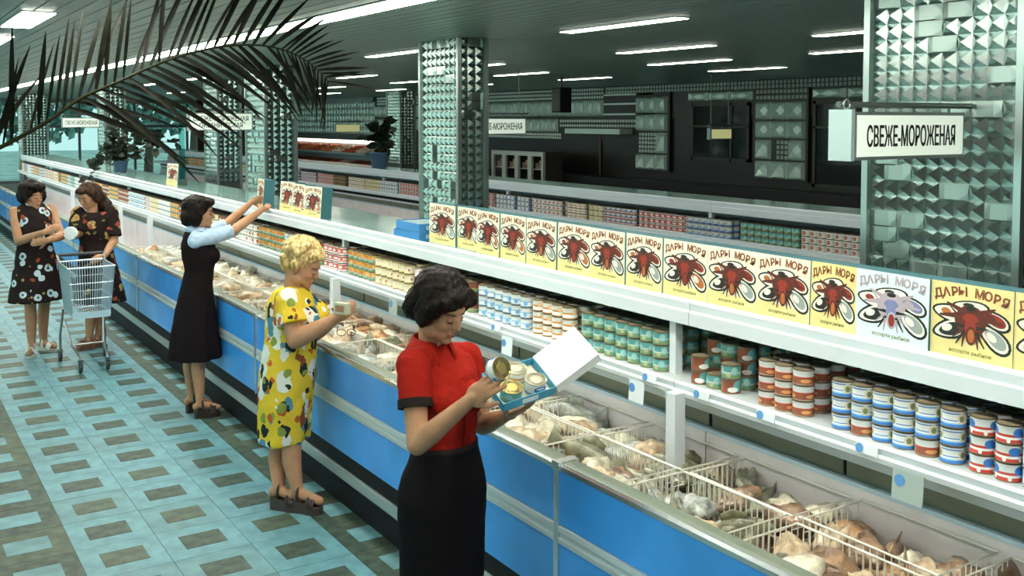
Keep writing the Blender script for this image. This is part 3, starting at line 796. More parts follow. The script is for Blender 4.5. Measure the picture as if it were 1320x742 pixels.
# ================================================================ hanging signs
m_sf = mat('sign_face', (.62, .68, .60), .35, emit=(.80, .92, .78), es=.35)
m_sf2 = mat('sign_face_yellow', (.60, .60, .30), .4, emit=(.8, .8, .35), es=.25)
m_sc = mat('sign_case', (.30, .36, .34), .35, .6)
m_se = mat('sign_end_panel', (.30, .40, .40), .4)
m_pipe = mat('sign_pipe', (.16, .19, .18), .35, .8)
m_let = mat('sign_letters', (.012, .012, .012), .5)
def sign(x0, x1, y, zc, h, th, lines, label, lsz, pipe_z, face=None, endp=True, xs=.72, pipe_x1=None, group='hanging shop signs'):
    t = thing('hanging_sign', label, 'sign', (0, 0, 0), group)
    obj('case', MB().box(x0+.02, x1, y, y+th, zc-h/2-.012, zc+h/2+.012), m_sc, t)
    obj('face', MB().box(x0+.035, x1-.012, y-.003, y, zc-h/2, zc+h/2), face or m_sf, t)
    if endp: obj('end_panel', MB().box(x0, x0+.018, y-.004, y+th+.004, zc-h/2-.014, zc+h/2+.02), m_se, t)
    for i, s in enumerate(lines):
        me = text_mesh(s, lsz, m_let, .001, 1.0, bold=lsz*.012)
        xs_ = [v.co.x for v in me.vertices]; zs_ = [v.co.y for v in me.vertices]; wd, hg = max(xs_)-min(xs_), max(zs_)-min(zs_)
        fx_ = (x1-x0-.05)*xs*(1 if i == 0 else .78)/wd; fz_ = lsz/hg
        me.transform(Matrix.Diagonal((fx_, fz_, 1, 1)) @ Matrix.Translation((-(max(xs_)+min(xs_))/2, -(max(zs_)+min(zs_))/2, 0)))
        zz = zc + (0 if len(lines) == 1 else (h*.21 if i == 0 else -h*.21))
        me.transform(Matrix.Translation(((x0+x1)/2+.01, y-.0045, zz)) @ Matrix.Rotation(PI/2, 4, 'X'))
        o = link('lettering', me, t); o['kind'] = 'stuff'
    px1 = pipe_x1 if pipe_x1 is not None else x1 + .06
    obj('pipe', MB().tube([(x0-.01, y+th*.5, pipe_z), (px1, y+th*.5, pipe_z)], .011, 10), m_pipe, t)
    for fx in (.12, .62, .95):
        obj('hanger', MB().tube([(x0+(x1-x0)*fx, y+th*.5, pipe_z), (x0+(x1-x0)*fx, y+th*.5, zc+h/2+.005)], .006, 6), m_pipe, t)
    if x0 > 5: 
        for fx in (.1, .9): obj('ceiling_rod', MB().tube([(x0+(x1-x0)*fx, y+th*.5, pipe_z), (x0+(x1-x0)*fx, y+th*.5, CEIL)], .006, 6), m_pipe, t)
    obj('ring', MB().tube([(x0+.02+.016*math.cos(q), y+th*.5-.012, pipe_z+.016*math.sin(q)) for q in np.linspace(0, 2*PI, 16, endpoint=False)], .004, 6, closed=True), m_chrome, t)
    return t
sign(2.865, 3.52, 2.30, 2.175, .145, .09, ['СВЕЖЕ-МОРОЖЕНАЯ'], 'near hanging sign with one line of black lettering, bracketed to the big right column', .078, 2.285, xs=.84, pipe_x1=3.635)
sign(2.885, 3.60, 10.88, 2.215, .17, .08, ['СВЕЖЕ-МОРОЖЕНАЯ', 'ОКЕАНИЧЕСКАЯ'], 'hanging sign with two lines of black lettering below the palm frond', .056, 2.345, xs=.9, endp=False, pipe_x1=3.63)
sign(2.90, 3.54, 19.1, 2.19, .15, .08, ['СВЕЖЕ-МОРОЖЕНАЯ'], 'far small hanging sign half hidden behind the palm frond', .075, 2.33, xs=.9, endp=False, pipe_x1=3.62)
sign(5.85, 6.62, 10.0, 2.16, .17, .08, ['СВЕЖЕ-МОРОЖЕНАЯ'], 'hanging sign beyond the middle column, its first letters hidden', .08, 2.31, xs=.88, endp=False)
sign(9.35, 9.75, 9.75, 2.05, .12, .05, [], 'small yellow hanging sign against the far relief pillar', .06, 2.16, face=m_sf2, xs=.8, endp=True)
sign(8.55, 9.15, 20.4, 2.06, .15, .08, [], 'small yellow lit sign left of the distant dark column', .08, 2.2, face=m_sf2, endp=False)
# long bar and glass upright by the two-line sign
t = thing('glass_upright', 'narrow glass upright standing on the top shelf under the two-line sign', 'glass panel', (0, 0, 0))
obj('glass', MB().box(3.14, 3.21, 12.2, 12.212, 1.449, 2.24), glassmat('upright_glass', (.45, .72, .68)), t)
obj('foot', MB().box(3.15, 3.23, 12.19, 12.225, 1.449, 1.53), m_pipe, t)

# ================================================================ second shelf row
slab2 = ['near end of the second shelf row, behind the big column', 'second shelf row unit seen above the right-hand picture boxes', 'second shelf row unit seen above the middle picture boxes',
         'second shelf row unit just behind the middle column', 'second shelf row unit left of the middle column', 'second shelf row unit below the lit meat display', 'far end unit of the second shelf row']
for k, y in enumerate([3.4 + ML*q for q in range(7)]):
    t = thing('shelf_unit', 'white ' + slab2[k], 'shelf', (3.82, y, 0), 'second row of shelves')
    for n, me in SM: link(n, me, t)
    link('post', post_me, t, (0, .04, 0))
    t = thing('chest_freezer', 'blue freezer under the ' + slab2[k], 'freezer', (3.82, y, 0), 'freezers of the second row')
    for n, me in FM: link(n, me, t)
b2 = {k: MB() for k in CAN}; l2 = MB(); y = 4.8; kd = kinds[3]
while y < 27:
    kd = random.choice([k for k in kinds if k not in ('pale blue',)]); ns = random.randint(3, 8)
    for s in range(ns):
        for row in range(2):
            x = 3.82 + S0 + SX*row + CR_
            for q in range(3): uv_can(b2[kd], x, y, lower + H_*q, n=8)
            l2.lathe([(CR_, 0), (CR_, .003)], (x, y, lower + H_*3 - .001), 8)
        y += SY
    y += random.choice([.02, .06, .12])
for k, b in b2.items():
    if b.v: link('second_row_cans', autosmooth(b.mesh('cans', CAN[k]), 50), label=f'{k} cans along the second shelf row', cat='cans', kind='stuff')
link('second_row_lids', l2.mesh('lids', m_lid), label='lids of the cans along the second shelf row', cat='cans', kind='stuff')

# ================================================================ the back wall with its relief panels
m_rel = mat('relief_panel_metal', (.66, .80, .72), .32, .3)
m_rel2 = mat('relief_band_metal', (.62, .72, .65), .32, .35)
XB = 11.15
def dots(name, y0, y1, z0, z1, parent, p=.075):
    xo = .061 if parent.name in ('trim_3', 'trim_4') else .02
    b = MB(); ny = int((y1-y0)/p); nz = max(1, int(round((z1-z0)/p)))
    for i in range(ny):
        for j in range(nz):
            v, f = pyramid_v(p*.72, p*.72, .03); b.add([(XB-xo+q[1], y0+p*(i+.5)-q[0], z0+(z1-z0)*(j+.5)/nz+q[2]) for q in v], f)
    return obj(name, b, m_rel2, parent, kind='stuff')
def dish(w, h, d):      # pillowed panel with a pressed-in middle
    a, b = w/2*.97, h/2*.97
    vs = [(-a,0,-b),(a,0,-b),(a,0,b),(-a,0,b),(-a*.8,-d,-b*.8),(a*.8,-d,-b*.8),(a*.8,-d,b*.8),(-a*.8,-d,b*.8),(0,-d*.1,-b*.55),(a*.55,-d*.1,0),(0,-d*.1,b*.55),(-a*.55,-d*.1,0)]
    return vs, [(0,1,5,4),(1,2,6,5),(2,3,7,6),(3,0,4,7),(4,5,8),(5,6,9),(6,7,10),(7,4,11),(5,9,8),(6,10,9),(7,11,10),(4,8,11),(8,9,10,11)]
dm = {}
def panels(y0, y1, z0, z1, nw, nh, parent, d=.05):
    xo = .061 if parent.name in ('trim_3', 'trim_4') else .02
    w, h = (y1-y0)/nw, (z1-z0)/nh; key = (round(w, 3), round(h, 3))
    if key not in dm: dm[key] = MB().add(*dish(w, h, d)).mesh('relief_panel', m_rel)
    for i in range(nw):
        for j in range(nh):
            link('relief_panel', dm[key], parent, (XB-xo, y0+w*(i+.5), z0+h*(j+.5)), rot=(0, 0, -PI/2))
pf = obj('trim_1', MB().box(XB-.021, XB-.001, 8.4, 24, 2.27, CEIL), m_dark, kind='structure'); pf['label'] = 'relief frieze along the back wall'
dots('dotted_band', 14.3, 23.8, 2.61, 2.82, pf); dots('dotted_band', 8.4, 14.25, 2.69, 2.82, pf)
panels(14.3, 23.8, 2.30, 2.60, 36, 1, pf)
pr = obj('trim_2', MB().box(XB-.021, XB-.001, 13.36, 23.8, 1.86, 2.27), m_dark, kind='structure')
panels(15.7, 23.8, 2.0, 2.26, 31, 1, pr); dots('dotted_band', 13.4, 15.65, 2.09, 2.26, pr); dots('dotted_band', 15.6, 18.3, 1.87, 1.99, pr)
obj('soffit_strip', MB().box(XB-.3, XB-.02, 13.5, 15.1, 1.99, 2.08), m_rel2, pr)
for z in (2.32, 2.50, 2.66): obj('slot_strip', MB().box(XB-.06, XB-.02, 12.9, 14.25, z, z+.03), m_rel2, pf)
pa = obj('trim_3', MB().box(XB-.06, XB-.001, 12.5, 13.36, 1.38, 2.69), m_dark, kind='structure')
for sub in ((12.55, 13.33, 2.35, 2.62, 3, 1), (12.55, 13.33, 2.05, 2.33, 3, 1), (12.55, 12.81, 1.68, 2.03, 1, 1), (12.55, 13.33, 1.40, 1.66, 3, 1)): panels(*sub, pa)
dots('dotted_band', 12.83, 13.33, 1.68, 2.03, pa)
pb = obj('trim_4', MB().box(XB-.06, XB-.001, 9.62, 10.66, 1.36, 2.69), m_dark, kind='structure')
for sub in ((9.66, 10.6, 2.24, 2.50, 3, 1), (9.66, 10.6, 1.97, 2.22, 3, 1), (9.66, 9.97, 1.66, 1.95, 1, 1), (10.29, 10.6, 1.66, 1.95, 1, 1), (9.66, 10.6, 1.38, 1.64, 3, 1)): panels(*sub, pb)
dots('dotted_band', 9.98, 10.28, 1.66, 1.95, pb); dots('dotted_band', 9.64, 10.64, 2.52, 2.69, pb)
panels(10.7, 12.1, 2.53, 2.67, 3, 1, pf); panels(8.4, 9.6, 2.53, 2.67, 2, 1, pf)
# dark glazed openings
m_dglass = mat('dark_glass', (.01, .014, .013), .06, 0, coat=.5)
m_fr = mat('dark_frame', (.05, .045, .04), .4, .5); m_brn = mat('brown_line', (.10, .05, .035), .5)
for k, (a, b, z0, z1) in enumerate([(10.75, 12.0, 1.60, 2.50), (8.3, 9.55, 1.3, 2.5)]):
    wn = obj(f'window_{50+k}', MB().box(XB-.05, XB-.02, a, b, z0, z0+.05).box(XB-.05, XB-.02, a, b, z1-.05, z1).box(XB-.05, XB-.02, a, a+.05, z0, z1).box(XB-.05, XB-.02, b-.05, b, z0, z1).box(XB-.05, XB-.02, a+.36, a+.40, z0, z1).box(XB-.05, XB-.02, a, b, 2.12, 2.15), m_fr, kind='structure')
    obj('pane', MB().box(XB-.035, XB-.025, a, b, z0, z1), m_dglass, wn)
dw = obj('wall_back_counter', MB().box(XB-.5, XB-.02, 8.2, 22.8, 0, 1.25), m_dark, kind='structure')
obj('edge_line', MB().box(XB-.03, XB-.015, 14.37, 14.42, 1.25, 1.98), m_brn, wb)
# cabinets with glazed doors
m_cabw = mat('cabinet_frame', (.50, .54, .48), .45); m_cabi = mat('cabinet_inside', (.06, .045, .035), .6); m_goods = mat('cabinet_goods', (.30, .22, .16), .6, var=(9, .5))
for i in range(4):
    y0 = onX(700, 200, XB-.95).y + .44*i
    t = thing('glazed_cabinet', f'pale framed cabinet with glass door, {ORD[i]} from the right, below the far hanging sign', 'cabinet', (0, 0, 0), 'glazed cabinets by the back wall')
    fb = MB(); fb.box(XB-.95, XB-.9, y0, y0+.06, 0, 1.66).box(XB-.95, XB-.9, y0+.38, y0+.44, 0, 1.66).box(XB-.95, XB-.9, y0+.06, y0+.38, 1.58, 1.66).box(XB-.95, XB-.9, y0+.06, y0+.38, .9, 1.1)
    obj('door_frame', fb, m_cabw, t); obj('body', MB().box(XB-.6, XB-.52, y0, y0+.44, 0, 1.66).box(XB-.9, XB-.6, y0, y0+.02, 0, 1.66).box(XB-.9, XB-.6, y0+.02, y0+.44, 1.63, 1.66), m_cabi, t)
    obj('shelf', MB().box(XB-.88, XB-.6, y0+.02, y0+.43, 1.33, 1.345), m_cabw, t)
    for q in range(3): obj('packet', MB().box(XB-.85, XB-.7, y0+.05+.12*q, y0+.15+.12*q, 1.345, 1.45+.05*(q % 2)), m_goods, t)
# lit meat display and pale tiles at the far left of the back wall
m_tilew = mat('pale_wall_tile', (.55, .72, .66), .3, .3)
pw = obj('trim_5', MB().box(XB-.021, XB-.001, 23.9, 30.4, 1.85, CEIL), m_wall, kind='structure')
tm = MB().add(*dish(.20, .17, .03)).mesh('wall_tile', m_tilew)
for i in range(32):
    for j in range(5): link('wall_tile', tm, pw, (XB-.02, 24.0+.2*i, 1.95+.17*j), rot=(0, 0, -PI/2))
t = thing('meat_display', 'lit display case with trays of red and pale meat against the back wall', 'display case', (0, 0, 0))
m_case = mat('case_steel', (.40, .46, .46), .4, .4); m_casel = mat('case_light', (.9, .8, .7), .5, emit=(1, .82, .68), es=2.0)
obj('cabinet', MB().box(XB-.9, XB-.03, 22.9, 30, 0, 1.0).box(XB-.2, XB-.03, 22.9, 30, 1.0, 1.72), m_case, t)
obj('canopy', MB().box(XB-.95, XB-.03, 22.9, 30, 1.74, 1.84), m_fr, t); obj('canopy_light', MB().box(XB-.25, XB-.2, 23, 29.9, 1.62, 1.72), m_casel, t)
obj('tray_shelf', MB().box(XB-.75, XB-.2, 22.9, 30, 1.36, 1.385), m_case, t)
mm = [mat('meat_red', (.50, .09, .03), .45, var=(12, .4)), mat('meat_orange', (.70, .20, .05), .45, var=(12, .3)), mat('meat_pale', (.72, .58, .46), .45, var=(12, .3)), mat('meat_dark', (.22, .05, .03), .45, var=(12, .3))]
nmm = ['dark red', 'orange-red', 'pale', 'brown']
for lvl, z in enumerate((1.0, 1.385)):
    for i in range(9):
        j = random.choice([0, 1, 2, 0] if lvl else [3, 2, 0, 3])
        yy = 23.05 + .76*i; b = MB()
        for q in range(16):
            l = lump(.09, .11, .05, random.random()*9, .2, 8, 6); ox, oy, oz = XB-.62+.1*(q % 4), yy+.08+.15*(q//4), z+.05+.03*(q % 4)
            b.add([(v[0]+ox, v[1]+oy, v[2]+oz) for v in l.v], l.f)
        tt = thing('meat_tray', f'{nmm[j]} meat heap, {ORD[i]} from the right on the {"upper" if lvl else "lower"} shelf of the lit case', 'meat', (0, 0, 0), 'meat heaps in the display case')
        o = obj('meat', b, mm[j], tt, smooth=True, kind='stuff'); obj('tray', MB().box(XB-.74, XB-.22, yy, yy+.72, z+.001, z+.02), m_case, tt)
# black loudspeaker hanging from the ceiling
t = thing('loudspeaker', 'black box loudspeaker hanging below the dark ceiling', 'loudspeaker', tuple(onX(724, 128, 8.0)))
obj('housing', MB().box(-.09, .09, -.1, .1, -.18, .16), m_black, t); obj('mount', MB().tube([(0, 0, .16), (0, 0, CEIL - t.location.z)], .02, 8), m_fr, t); obj('grille', MB().box(-.095, -.09, -.085, .085, -.16, .14), m_fr, t)
# ================================================================ people
m_skin = mat('skin', (.44, .235, .135), .55, var=(18, .08), bump=(90, .08), spec=.25)
m_skin.node_tree.nodes['Principled BSDF'].inputs['Subsurface Weight'].default_value = .08
m_skin.node_tree.nodes['Principled BSDF'].inputs['Subsurface Radius'].default_value = (.02, .008, .004)
m_lips = mat('lips', (.40, .15, .11), .5); m_brow = mat('brow', (.03, .018, .012), .7); m_eye = mat('eye_dark', (.02, .014, .012), .25); m_lidm = mat('eyelid', (.36, .18, .11), .5)
def sculpt(name, mb, voxel, it=6, mats=None, disp=None):
    me = mb.mesh(name, mats or m_skin); o = bpy.data.objects.new('tmp', me); COL.objects.link(o)
    r = o.modifiers.new('r', 'REMESH'); r.mode = 'VOXEL'; r.voxel_size = voxel; r.use_smooth_shade = True
    if it:
        s = o.modifiers.new('s', 'SMOOTH'); s.factor = .5; s.iterations = it
    dg = bpy.context.evaluated_depsgraph_get(); dg.update()
    out = bpy.data.meshes.new_from_object(o.evaluated_get(dg), depsgraph=dg)
    bpy.data.objects.remove(o); bpy.data.meshes.remove(me); out.name = name
    if disp:
        n = len(out.vertices); co = np.empty(n*3); no = np.empty(n*3); out.vertices.foreach_get('co', co); out.vertices.foreach_get('normal', no)
        co = co.reshape(-1, 3); no = no.reshape(-1, 3); co += no * disp(co)[:, None]; out.vertices.foreach_set('co', co.ravel())
    if not out.materials: out.materials.append(mats if mats is not None and not isinstance(mats, list) else m_skin)
    out.polygons.foreach_set('use_smooth', [True]*len(out.polygons)); out.update(); return out
def cap(mb, a, b, ra, rb, n=14):
    a, b = Vector(a), Vector(b)
    mb.tube([a, a.lerp(b, .5), b], [ra, (ra+rb)/2, rb], n); mb.ball(a, ra, n, 8); mb.ball(b, rb, n, 8)
def ring(c, rt, fw, a, b, n=32, pw=2.0, fa=None):
    out = []
    for k in range(n):
        q = 2*PI*k/n; cx, sx = math.cos(q), math.sin(q)
        x = math.copysign(abs(cx)**(2/pw), cx); y = math.copysign(abs(sx)**(2/pw), sx)
        g = 1 + (fa(q) if fa else 0)
        out.append(Vector(c) + rt*(a*x*g) + fw*(b*y*g))
    return out
def hand(mb, w, d, nrm, thumb=1, curl=.35, s=1.0, curls=None, spread=.0):
    d = Vector(d).normalized(); nrm = Vector(nrm); nrm = (nrm - d*nrm.dot(d)).normalized(); sd = d.cross(nrm).normalized()*thumb; w = Vector(w)
    M = Matrix((d, sd, nrm)).transposed()
    mb.ball(w + d*.048*s, (.056*s, .041*s, .0165*s), 14, 10, M); cap(mb, w - d*.02*s, w + d*.03*s, .024*s, .026*s, 10)
    for i, (o, L) in enumerate(((.028, .074), (.0095, .083), (-.0095, .077), (-.027, .060))):
        p = w + d*(.082 - .004*abs(i-1))*s + sd*o*s; dd = d + sd*spread*(1.5-i)*.12; ax = dd.normalized()
        c = (curls[i] if curls else curl)
        for j, fr in enumerate((.45, .31, .24)):
            q = c*(.6 if j == 0 else 1.0); ax = (ax*math.cos(q) + nrm*math.sin(q)).normalized() if j == 0 else (Matrix.Rotation(q, 3, ax.cross(nrm0).normalized()) @ ax).normalized()
            nrm0 = (nrm*math.cos(q) - d*math.sin(q)).normalized() if j == 0 else nrm0 - ax*nrm0.dot(ax)
            if j: nrm0.normalize()
            e = p + ax*L*fr*s; cap(mb, p, e, (.0092 - .0006*j)*s, (.0086 - .0008*j)*s, 8); p = e
    p = w + d*.022*s + sd*.026*s; ax = (d*.62 + sd*.66 + nrm*.35).normalized()
    e = p + ax*.042*s; cap(mb, p, e, .0135*s, .0105*s, 8); ax2 = (d*.85 + sd*.25 + nrm*.45).normalized(); cap(mb, e, e + ax2*.032*s, .0102*s, .0085*s, 8)
def headframe(fw, tilt=0.0, roll=0.0):
    fw = Vector(fw).normalized(); rt = fw.cross(Vector((0, 0, 1))).normalized()
    R = Matrix.Rotation(-tilt, 3, rt); f2 = R @ fw; up = rt.cross(f2).normalized()
    return Matrix((rt, f2, up)).transposed()
def head(mb, c, M, s=1.0):
    T = lambda x, y, z: Vector(c) + M @ Vector((x*s, y*s, z*s))
    E_ = lambda p, r: mb.ball(T(*p), tuple(q*s for q in r), 16, 12, M)
    E_((0, -.012, .035), (.074, .092, .078)); E_((0, .028, -.02), (.062, .068, .085)); E_((0, .048, -.075), (.045, .04, .04)); E_((0, .075, -.1), (.022, .02, .018))
    E_((0, .072, .03), (.052, .022, .022))
    for q in (-1, 1):
        E_((q*.034, .066, -.032), (.022, .02, .022)); E_((q*.073, -.01, -.02), (.012, .022, .032)); E_((q*.045, .01, -.075), (.022, .045, .035))
    cap(mb, T(0, .09, .012), T(0, .108, -.028), .0085*s, .0125*s, 10); E_((.009, .1, -.031), (.009, .01, .008)); E_((-.009, .1, -.031), (.009, .01, .008))
    E_((0, .09, -.062), (.022, .01, .0065)); E_((0, .087, -.074), (.02, .011, .0075))
def face(parent, base, c, M, s=1.0, lipm=None):
    T = lambda x, y, z: Vector(c) + M @ Vector((x*s, y*s, z*s)) - base
    for q in (-1, 1):
        b = MB(); b.ball(T(q*.031, .082, -.004), (.0155*s, .0085*s, .009*s), 12, 8, M); obj('eyelid', b, m_lidm, parent, True)
        b = MB(); b.tube([T(q*.016, .0905, -.010), T(q*.024, .0925, -.0125), T(q*.034, .0905, -.0125), T(q*.045, .084, -.009)], [.001*s, .0022*s, .0022*s, .001*s], 6); obj('eyelash', b, m_eye, parent, True)
        b = MB(); b.tube([T(q*.013, .0915, .017), T(q*.028, .092, .0225), T(q*.042, .084, .021), T(q*.053, .072, .014)], [.0022*s, .0028*s, .0024*s, .001*s], 6); obj('eyebrow', b, m_brow, parent, True)
    b = MB(); b.tube([T(-.022, .089, -.067), T(-.008, .0985, -.0625), T(0, .0985, -.0642), T(.008, .0985, -.0625), T(.022, .089, -.067)], [.001*s, .0042*s, .004*s, .0042*s, .001*s], 8)
    b.tube([T(-.02, .089, -.069), T(-.008, .0972, -.074), T(.008, .0972, -.074), T(.02, .089, -.069)], [.001*s, .0048*s, .0048*s, .001*s], 8); obj('lips', b, lipm or m_lips, parent, True)
def hairmat(name, col, col2):
    m = mat(name, col, .5, var=(60, .5, col2), bump=(70, .9), spec=.12); n = m.node_tree.nodes; l = m.node_tree.links
    for t in [q for q in n if q.type == 'TEX_NOISE']:
        mp = n.new('ShaderNodeMapping'); mp.inputs['Scale'].default_value = (1, 1, .22); src = t.inputs['Vector'].links[0].from_socket; l.new(src, mp.inputs[0]); l.new(mp.outputs[0], t.inputs['Vector'])
    return m
m_hd = hairmat('hair_dark', (.010, .006, .005), (.003, .002, .002)); m_hb = hairmat('hair_blonde', (.60, .45, .22), (.33, .22, .09)); m_hbr = hairmat('hair_brown', (.05, .025, .016), (.015, .008, .006))
def wig(c, M, blobs, s, m, voxel=.008, amp=.006, sc=28.):
    b = MB()
    for p, r in blobs: b.ball(Vector(c) + M @ Vector([q*s for q in p]), tuple(q*s for q in r), 14, 10, M)
    return sculpt('hair', b, voxel, 3, m, lambda P: amp*noise3(P, sc))
def sub(me, base): me.transform(Matrix.Translation(-base)); return me
def legs(mb, hips, knees, ankles, toes, s=1.0):
    for h, k, a, t in zip(hips, knees, ankles, toes):
        h, k, a, t = Vector(h), Vector(k), Vector(a), Vector(t); td = (t - a); td.z = 0; td.normalize()
        cap(mb, h, k, .085*s, .054*s); cap(mb, k, k.lerp(a, .33) - td*.012, .052*s, .054*s); cap(mb, k.lerp(a, .33) - td*.012, a, .054*s, .033*s)
        cap(mb, a + Vector((0, 0, -.02)), t + Vector((0, 0, .012)), .033*s, .024*s); mb.ball(a - td*.03 + Vector((0, 0, -.035)), .03*s, 10, 8)
def arm(mb, sh, el, wr, s=1.0):
    cap(mb, sh, el, .050*s, .039*s); e, w_ = Vector(el), Vector(wr); cap(mb, e, e.lerp(w_, .3), .039*s, .04*s); cap(mb, e.lerp(w_, .3), w_, .04*s, .0255*s)
def shoe_mesh(a, t, mats, heel=.05, toe=.02, z0=.0, w=.043):
    # platform sole with a toe cap and straps; a: ankle, t: toe point
    a, t = Vector(a), Vector(t); d = t - a; d.z = 0; L = d.length + .06; d.normalize(); sd = Vector((-d.y, d.x, 0)); o = a - d*.045; o.z = z0
    outl = [(0, .55), (.08, .8), (.25, .78), (.45, .80), (.65, 1.0), (.85, .92), (.97, .55), (1.0, .2)]
    b = MB(); P = [(f*L, w_*w) for f, w_ in outl] + [(f*L, -w_*w) for f, w_ in outl[::-1]]
    n = len(P); hz = lambda f: heel + (toe - heel)*min(1, max(0, (f/L-.25)/.45))
    b.m = 0; b.loft([[o + d*x + sd*y for x, y in P], [o + d*x + sd*y + Vector((0, 0, hz(x))) for x, y in P]])
    b.m = 1
    arch = lambda f, h, ww: [o + d*(f*L) + sd*(ww*w*math.cos(q)) + Vector((0, 0, hz(f*L) + h*math.sin(q))) for q in np.linspace(0, PI, 9)]
    for f, h, ww in ((.62, .055, 1.0), (.70, .05, 1.02), (.78, .045, 1.0), (.30, .085, .82)): b.tube(arch(f, h, ww), .009, 6)
    return b.mesh('shoe', mats)
m_sdark = mat('shoe_dark', (.03, .018, .014), .4); m_swht = mat('shoe_white', (.70, .74, .72), .4); m_sbrn = mat('shoe_brown', (.22, .09, .05), .5); m_sole = mat('shoe_sole', (.05, .035, .03), .6)
m_soleL = mat('shoe_sole_pale', (.45, .46, .42), .6)
def dirv(xc, zc): v = _R*xc + Vector((_s, _c, 0))*zc; return v.normalized()
def person(nm, label, base, mb, voxel, it=5):
    me = sculpt('person', mb, voxel, it); o = link('person', sub(me, base), None, base, label, 'person'); return o
UP = Vector((0, 0, 1))
def fabric(name, col, rough=.8, bump=(140, .25)): return mat(name, col, rough, bump=bump, spec=.08)

# ---- the woman in the red blouse
fw = dirv(.72, -.70); rt = fw.cross(UP).normalized()
pel = at(570, 632, 3.92); base = Vector((pel.x, pel.y, 0))
Rsh, Rel, Rwr = at(533, 470, 3.80), at(538, 573, 3.70), at(604, 517, 3.60)
Lsh, Lel, Lwr = at(601, 461, 4.10), at(622, 548, 4.08), at(652, 535, 3.86)
nk = at(556, 447, 3.95); hc = at(568, 396, 3.88); Mh = headframe(dirv(.80, -.62), math.radians(24)); hs = 1.0
b = MB(); head(b, hc, Mh, hs); cap(b, nk - UP*.03, hc + Mh @ Vector((0, -.03, -.05)), .052, .05)
arm(b, Rsh, Rel, Rwr, 1.02); arm(b, Lsh, Lel, Lwr, 1.0)
hd = (at(636, 492, 3.55) - Rwr).normalized()
hand(b, Rwr, hd, dirv(.35, .9) - UP*.1, -1, s=1.02, curls=[.28, .3, .38, .5], spread=.5)
hl = (at(690, 522, 3.78) - Lwr).normalized(); hand(b, Lwr, hl, UP, 1, curl=.15, s=.95)
b.loft([ring(at(566, 470, 3.94), rt, fw, .15, .085), ring(at(571, 540, 3.93), rt, fw, .12, .095), ring(pel + UP*.1, rt, fw, .115, .085), ring(pel, rt, fw, .165, .12), ring(pel - UP*.12, rt, fw, .15, .11)])
hp = [pel + rt*.085 - UP*.05, pel - rt*.085 - UP*.05]; kn = [q - UP*(q.z - .44) + fw*.02 for q in hp]; an = [Vector((q.x, q.y, .085)) - fw*.0 for q in hp]; tz = [q + fw*.14 - UP*.06 for q in an]
legs(b, hp, kn, an, tz)
P5 = person('red', 'woman in a red short-sleeved blouse and long black skirt looking at a can', base, b, .0045, 4)
face(P5, base, hc, Mh, hs)
m_redf = fabric('red_blouse', (.33, .014, .008), .75); m_blkf = fabric('black_skirt', (.008, .0065, .008), .9); m_cuff = fabric('black_cuff', (.02, .015, .015))
b = MB(); ch = at(566, 500, 3.92)
b.loft([ring(at(574, 596, 3.93), rt, fw, .132, .105), ring(at(574, 565, 3.93), rt, fw, .133, .105), ring(at(571, 535, 3.93), rt, fw, .148, .12), ring(at(568, 505, 3.93), rt, fw, .165, .13), ring(at(566, 480, 3.94), rt, fw, .172, .115), ring(at(564, 464, 3.95), rt, fw, .155, .085), ring(nk + UP*.0, rt, fw, .085, .07), ring(nk + UP*.02, rt, fw, .06, .058)])
for q in (-1, 1): b.ball(at(569, 510, 3.93) + rt*.068*q + fw*.085, (.066, .066, .066), 14, 10)
Rm = Rsh.lerp(Rel, .50); Lm = Lsh.lerp(Lel, .52)
for s_, m_ in ((Rsh, Rm), (Lsh, Lm)):
    b.ball(s_, .066, 14, 10); b.tube([s_, s_.lerp(m_, .5), m_], [.066, .064, .062], 16); cap(b, s_ + UP*.01, nk - UP*.035, .055, .05)
link('blouse', sub(sculpt('blouse', b, .006, 8, m_redf, lambda P: .0022*noise3(P, 22.)), base), P5)
for s_, m_ in ((Rsh, Rm), (Lsh, Lm)):
    d = (m_ - s_).normalized(); bb = MB(); bb.tube([m_ - d*.018 - base, m_ + d*.014 - base], [.0665, .0665], 20); obj('cuff', bb, m_cuff, P5)
# pointed collar
def collar(parent, base, c, rt, fw, r0, r1, h, drop, m, open_=.45, point=.07, n=15):
    top, bot = [], []
    for k in range(n):
        q = -PI + open_ + (2*PI - 2*open_)*k/(n-1); e = abs(k - (n-1)/2)/((n-1)/2)
        dr = rt*math.sin(q) - fw*math.cos(q)*1.0
        dr = (rt*math.sin(q) + fw*(-math.cos(q)))
        dr = -(rt*math.sin(q + 0) * -1 + fw*math.cos(q)) if False else (rt*math.sin(q) + fw*-math.cos(q))
        dr = rt*math.sin(q) - fw*math.cos(q - PI + PI)
        top.append(c + dr*r0 + UP*h*(1 - .35*e**2) - base); bot.append(c + dr*(r1 + point*.25*e**3) - UP*(drop + point*e**4) - base)
    b = MB(); th = .006
    vs = top + bot + [p - UP*.0 - (p - (c - base)).normalized()*th for p in top] + [p - (p - (c - base)).normalized()*th for p in bot]; fs = []
    for k in range(n-1):
        fs += [(k, k+1, n+k+1, n+k), (2*n+k+1, 2*n+k, 3*n+k, 3*n+k+1), (k+1, k, 2*n+k, 2*n+k+1), (n+k, n+k+1, 3*n+k+1, 3*n+k)]
    fs += [(0, n, 3*n, 2*n), (n-1, 3*n-1, 4*n-1, 2*n-1)]
    b.add(vs, fs); return obj('collar', b, m, parent, True)
collar(P5, base, nk - UP*.01, rt, fw, .072, .122, .06, .038, m_redf, .42, .075)
b = MB(); b.tube([nk + fw*.085 - UP*.05 - base, at(569, 510, 3.93) + fw*.142 - base, at(574, 566, 3.93) + fw*.103 - base], .005, 8); obj('button_placket', b, m_redf, P5, True)
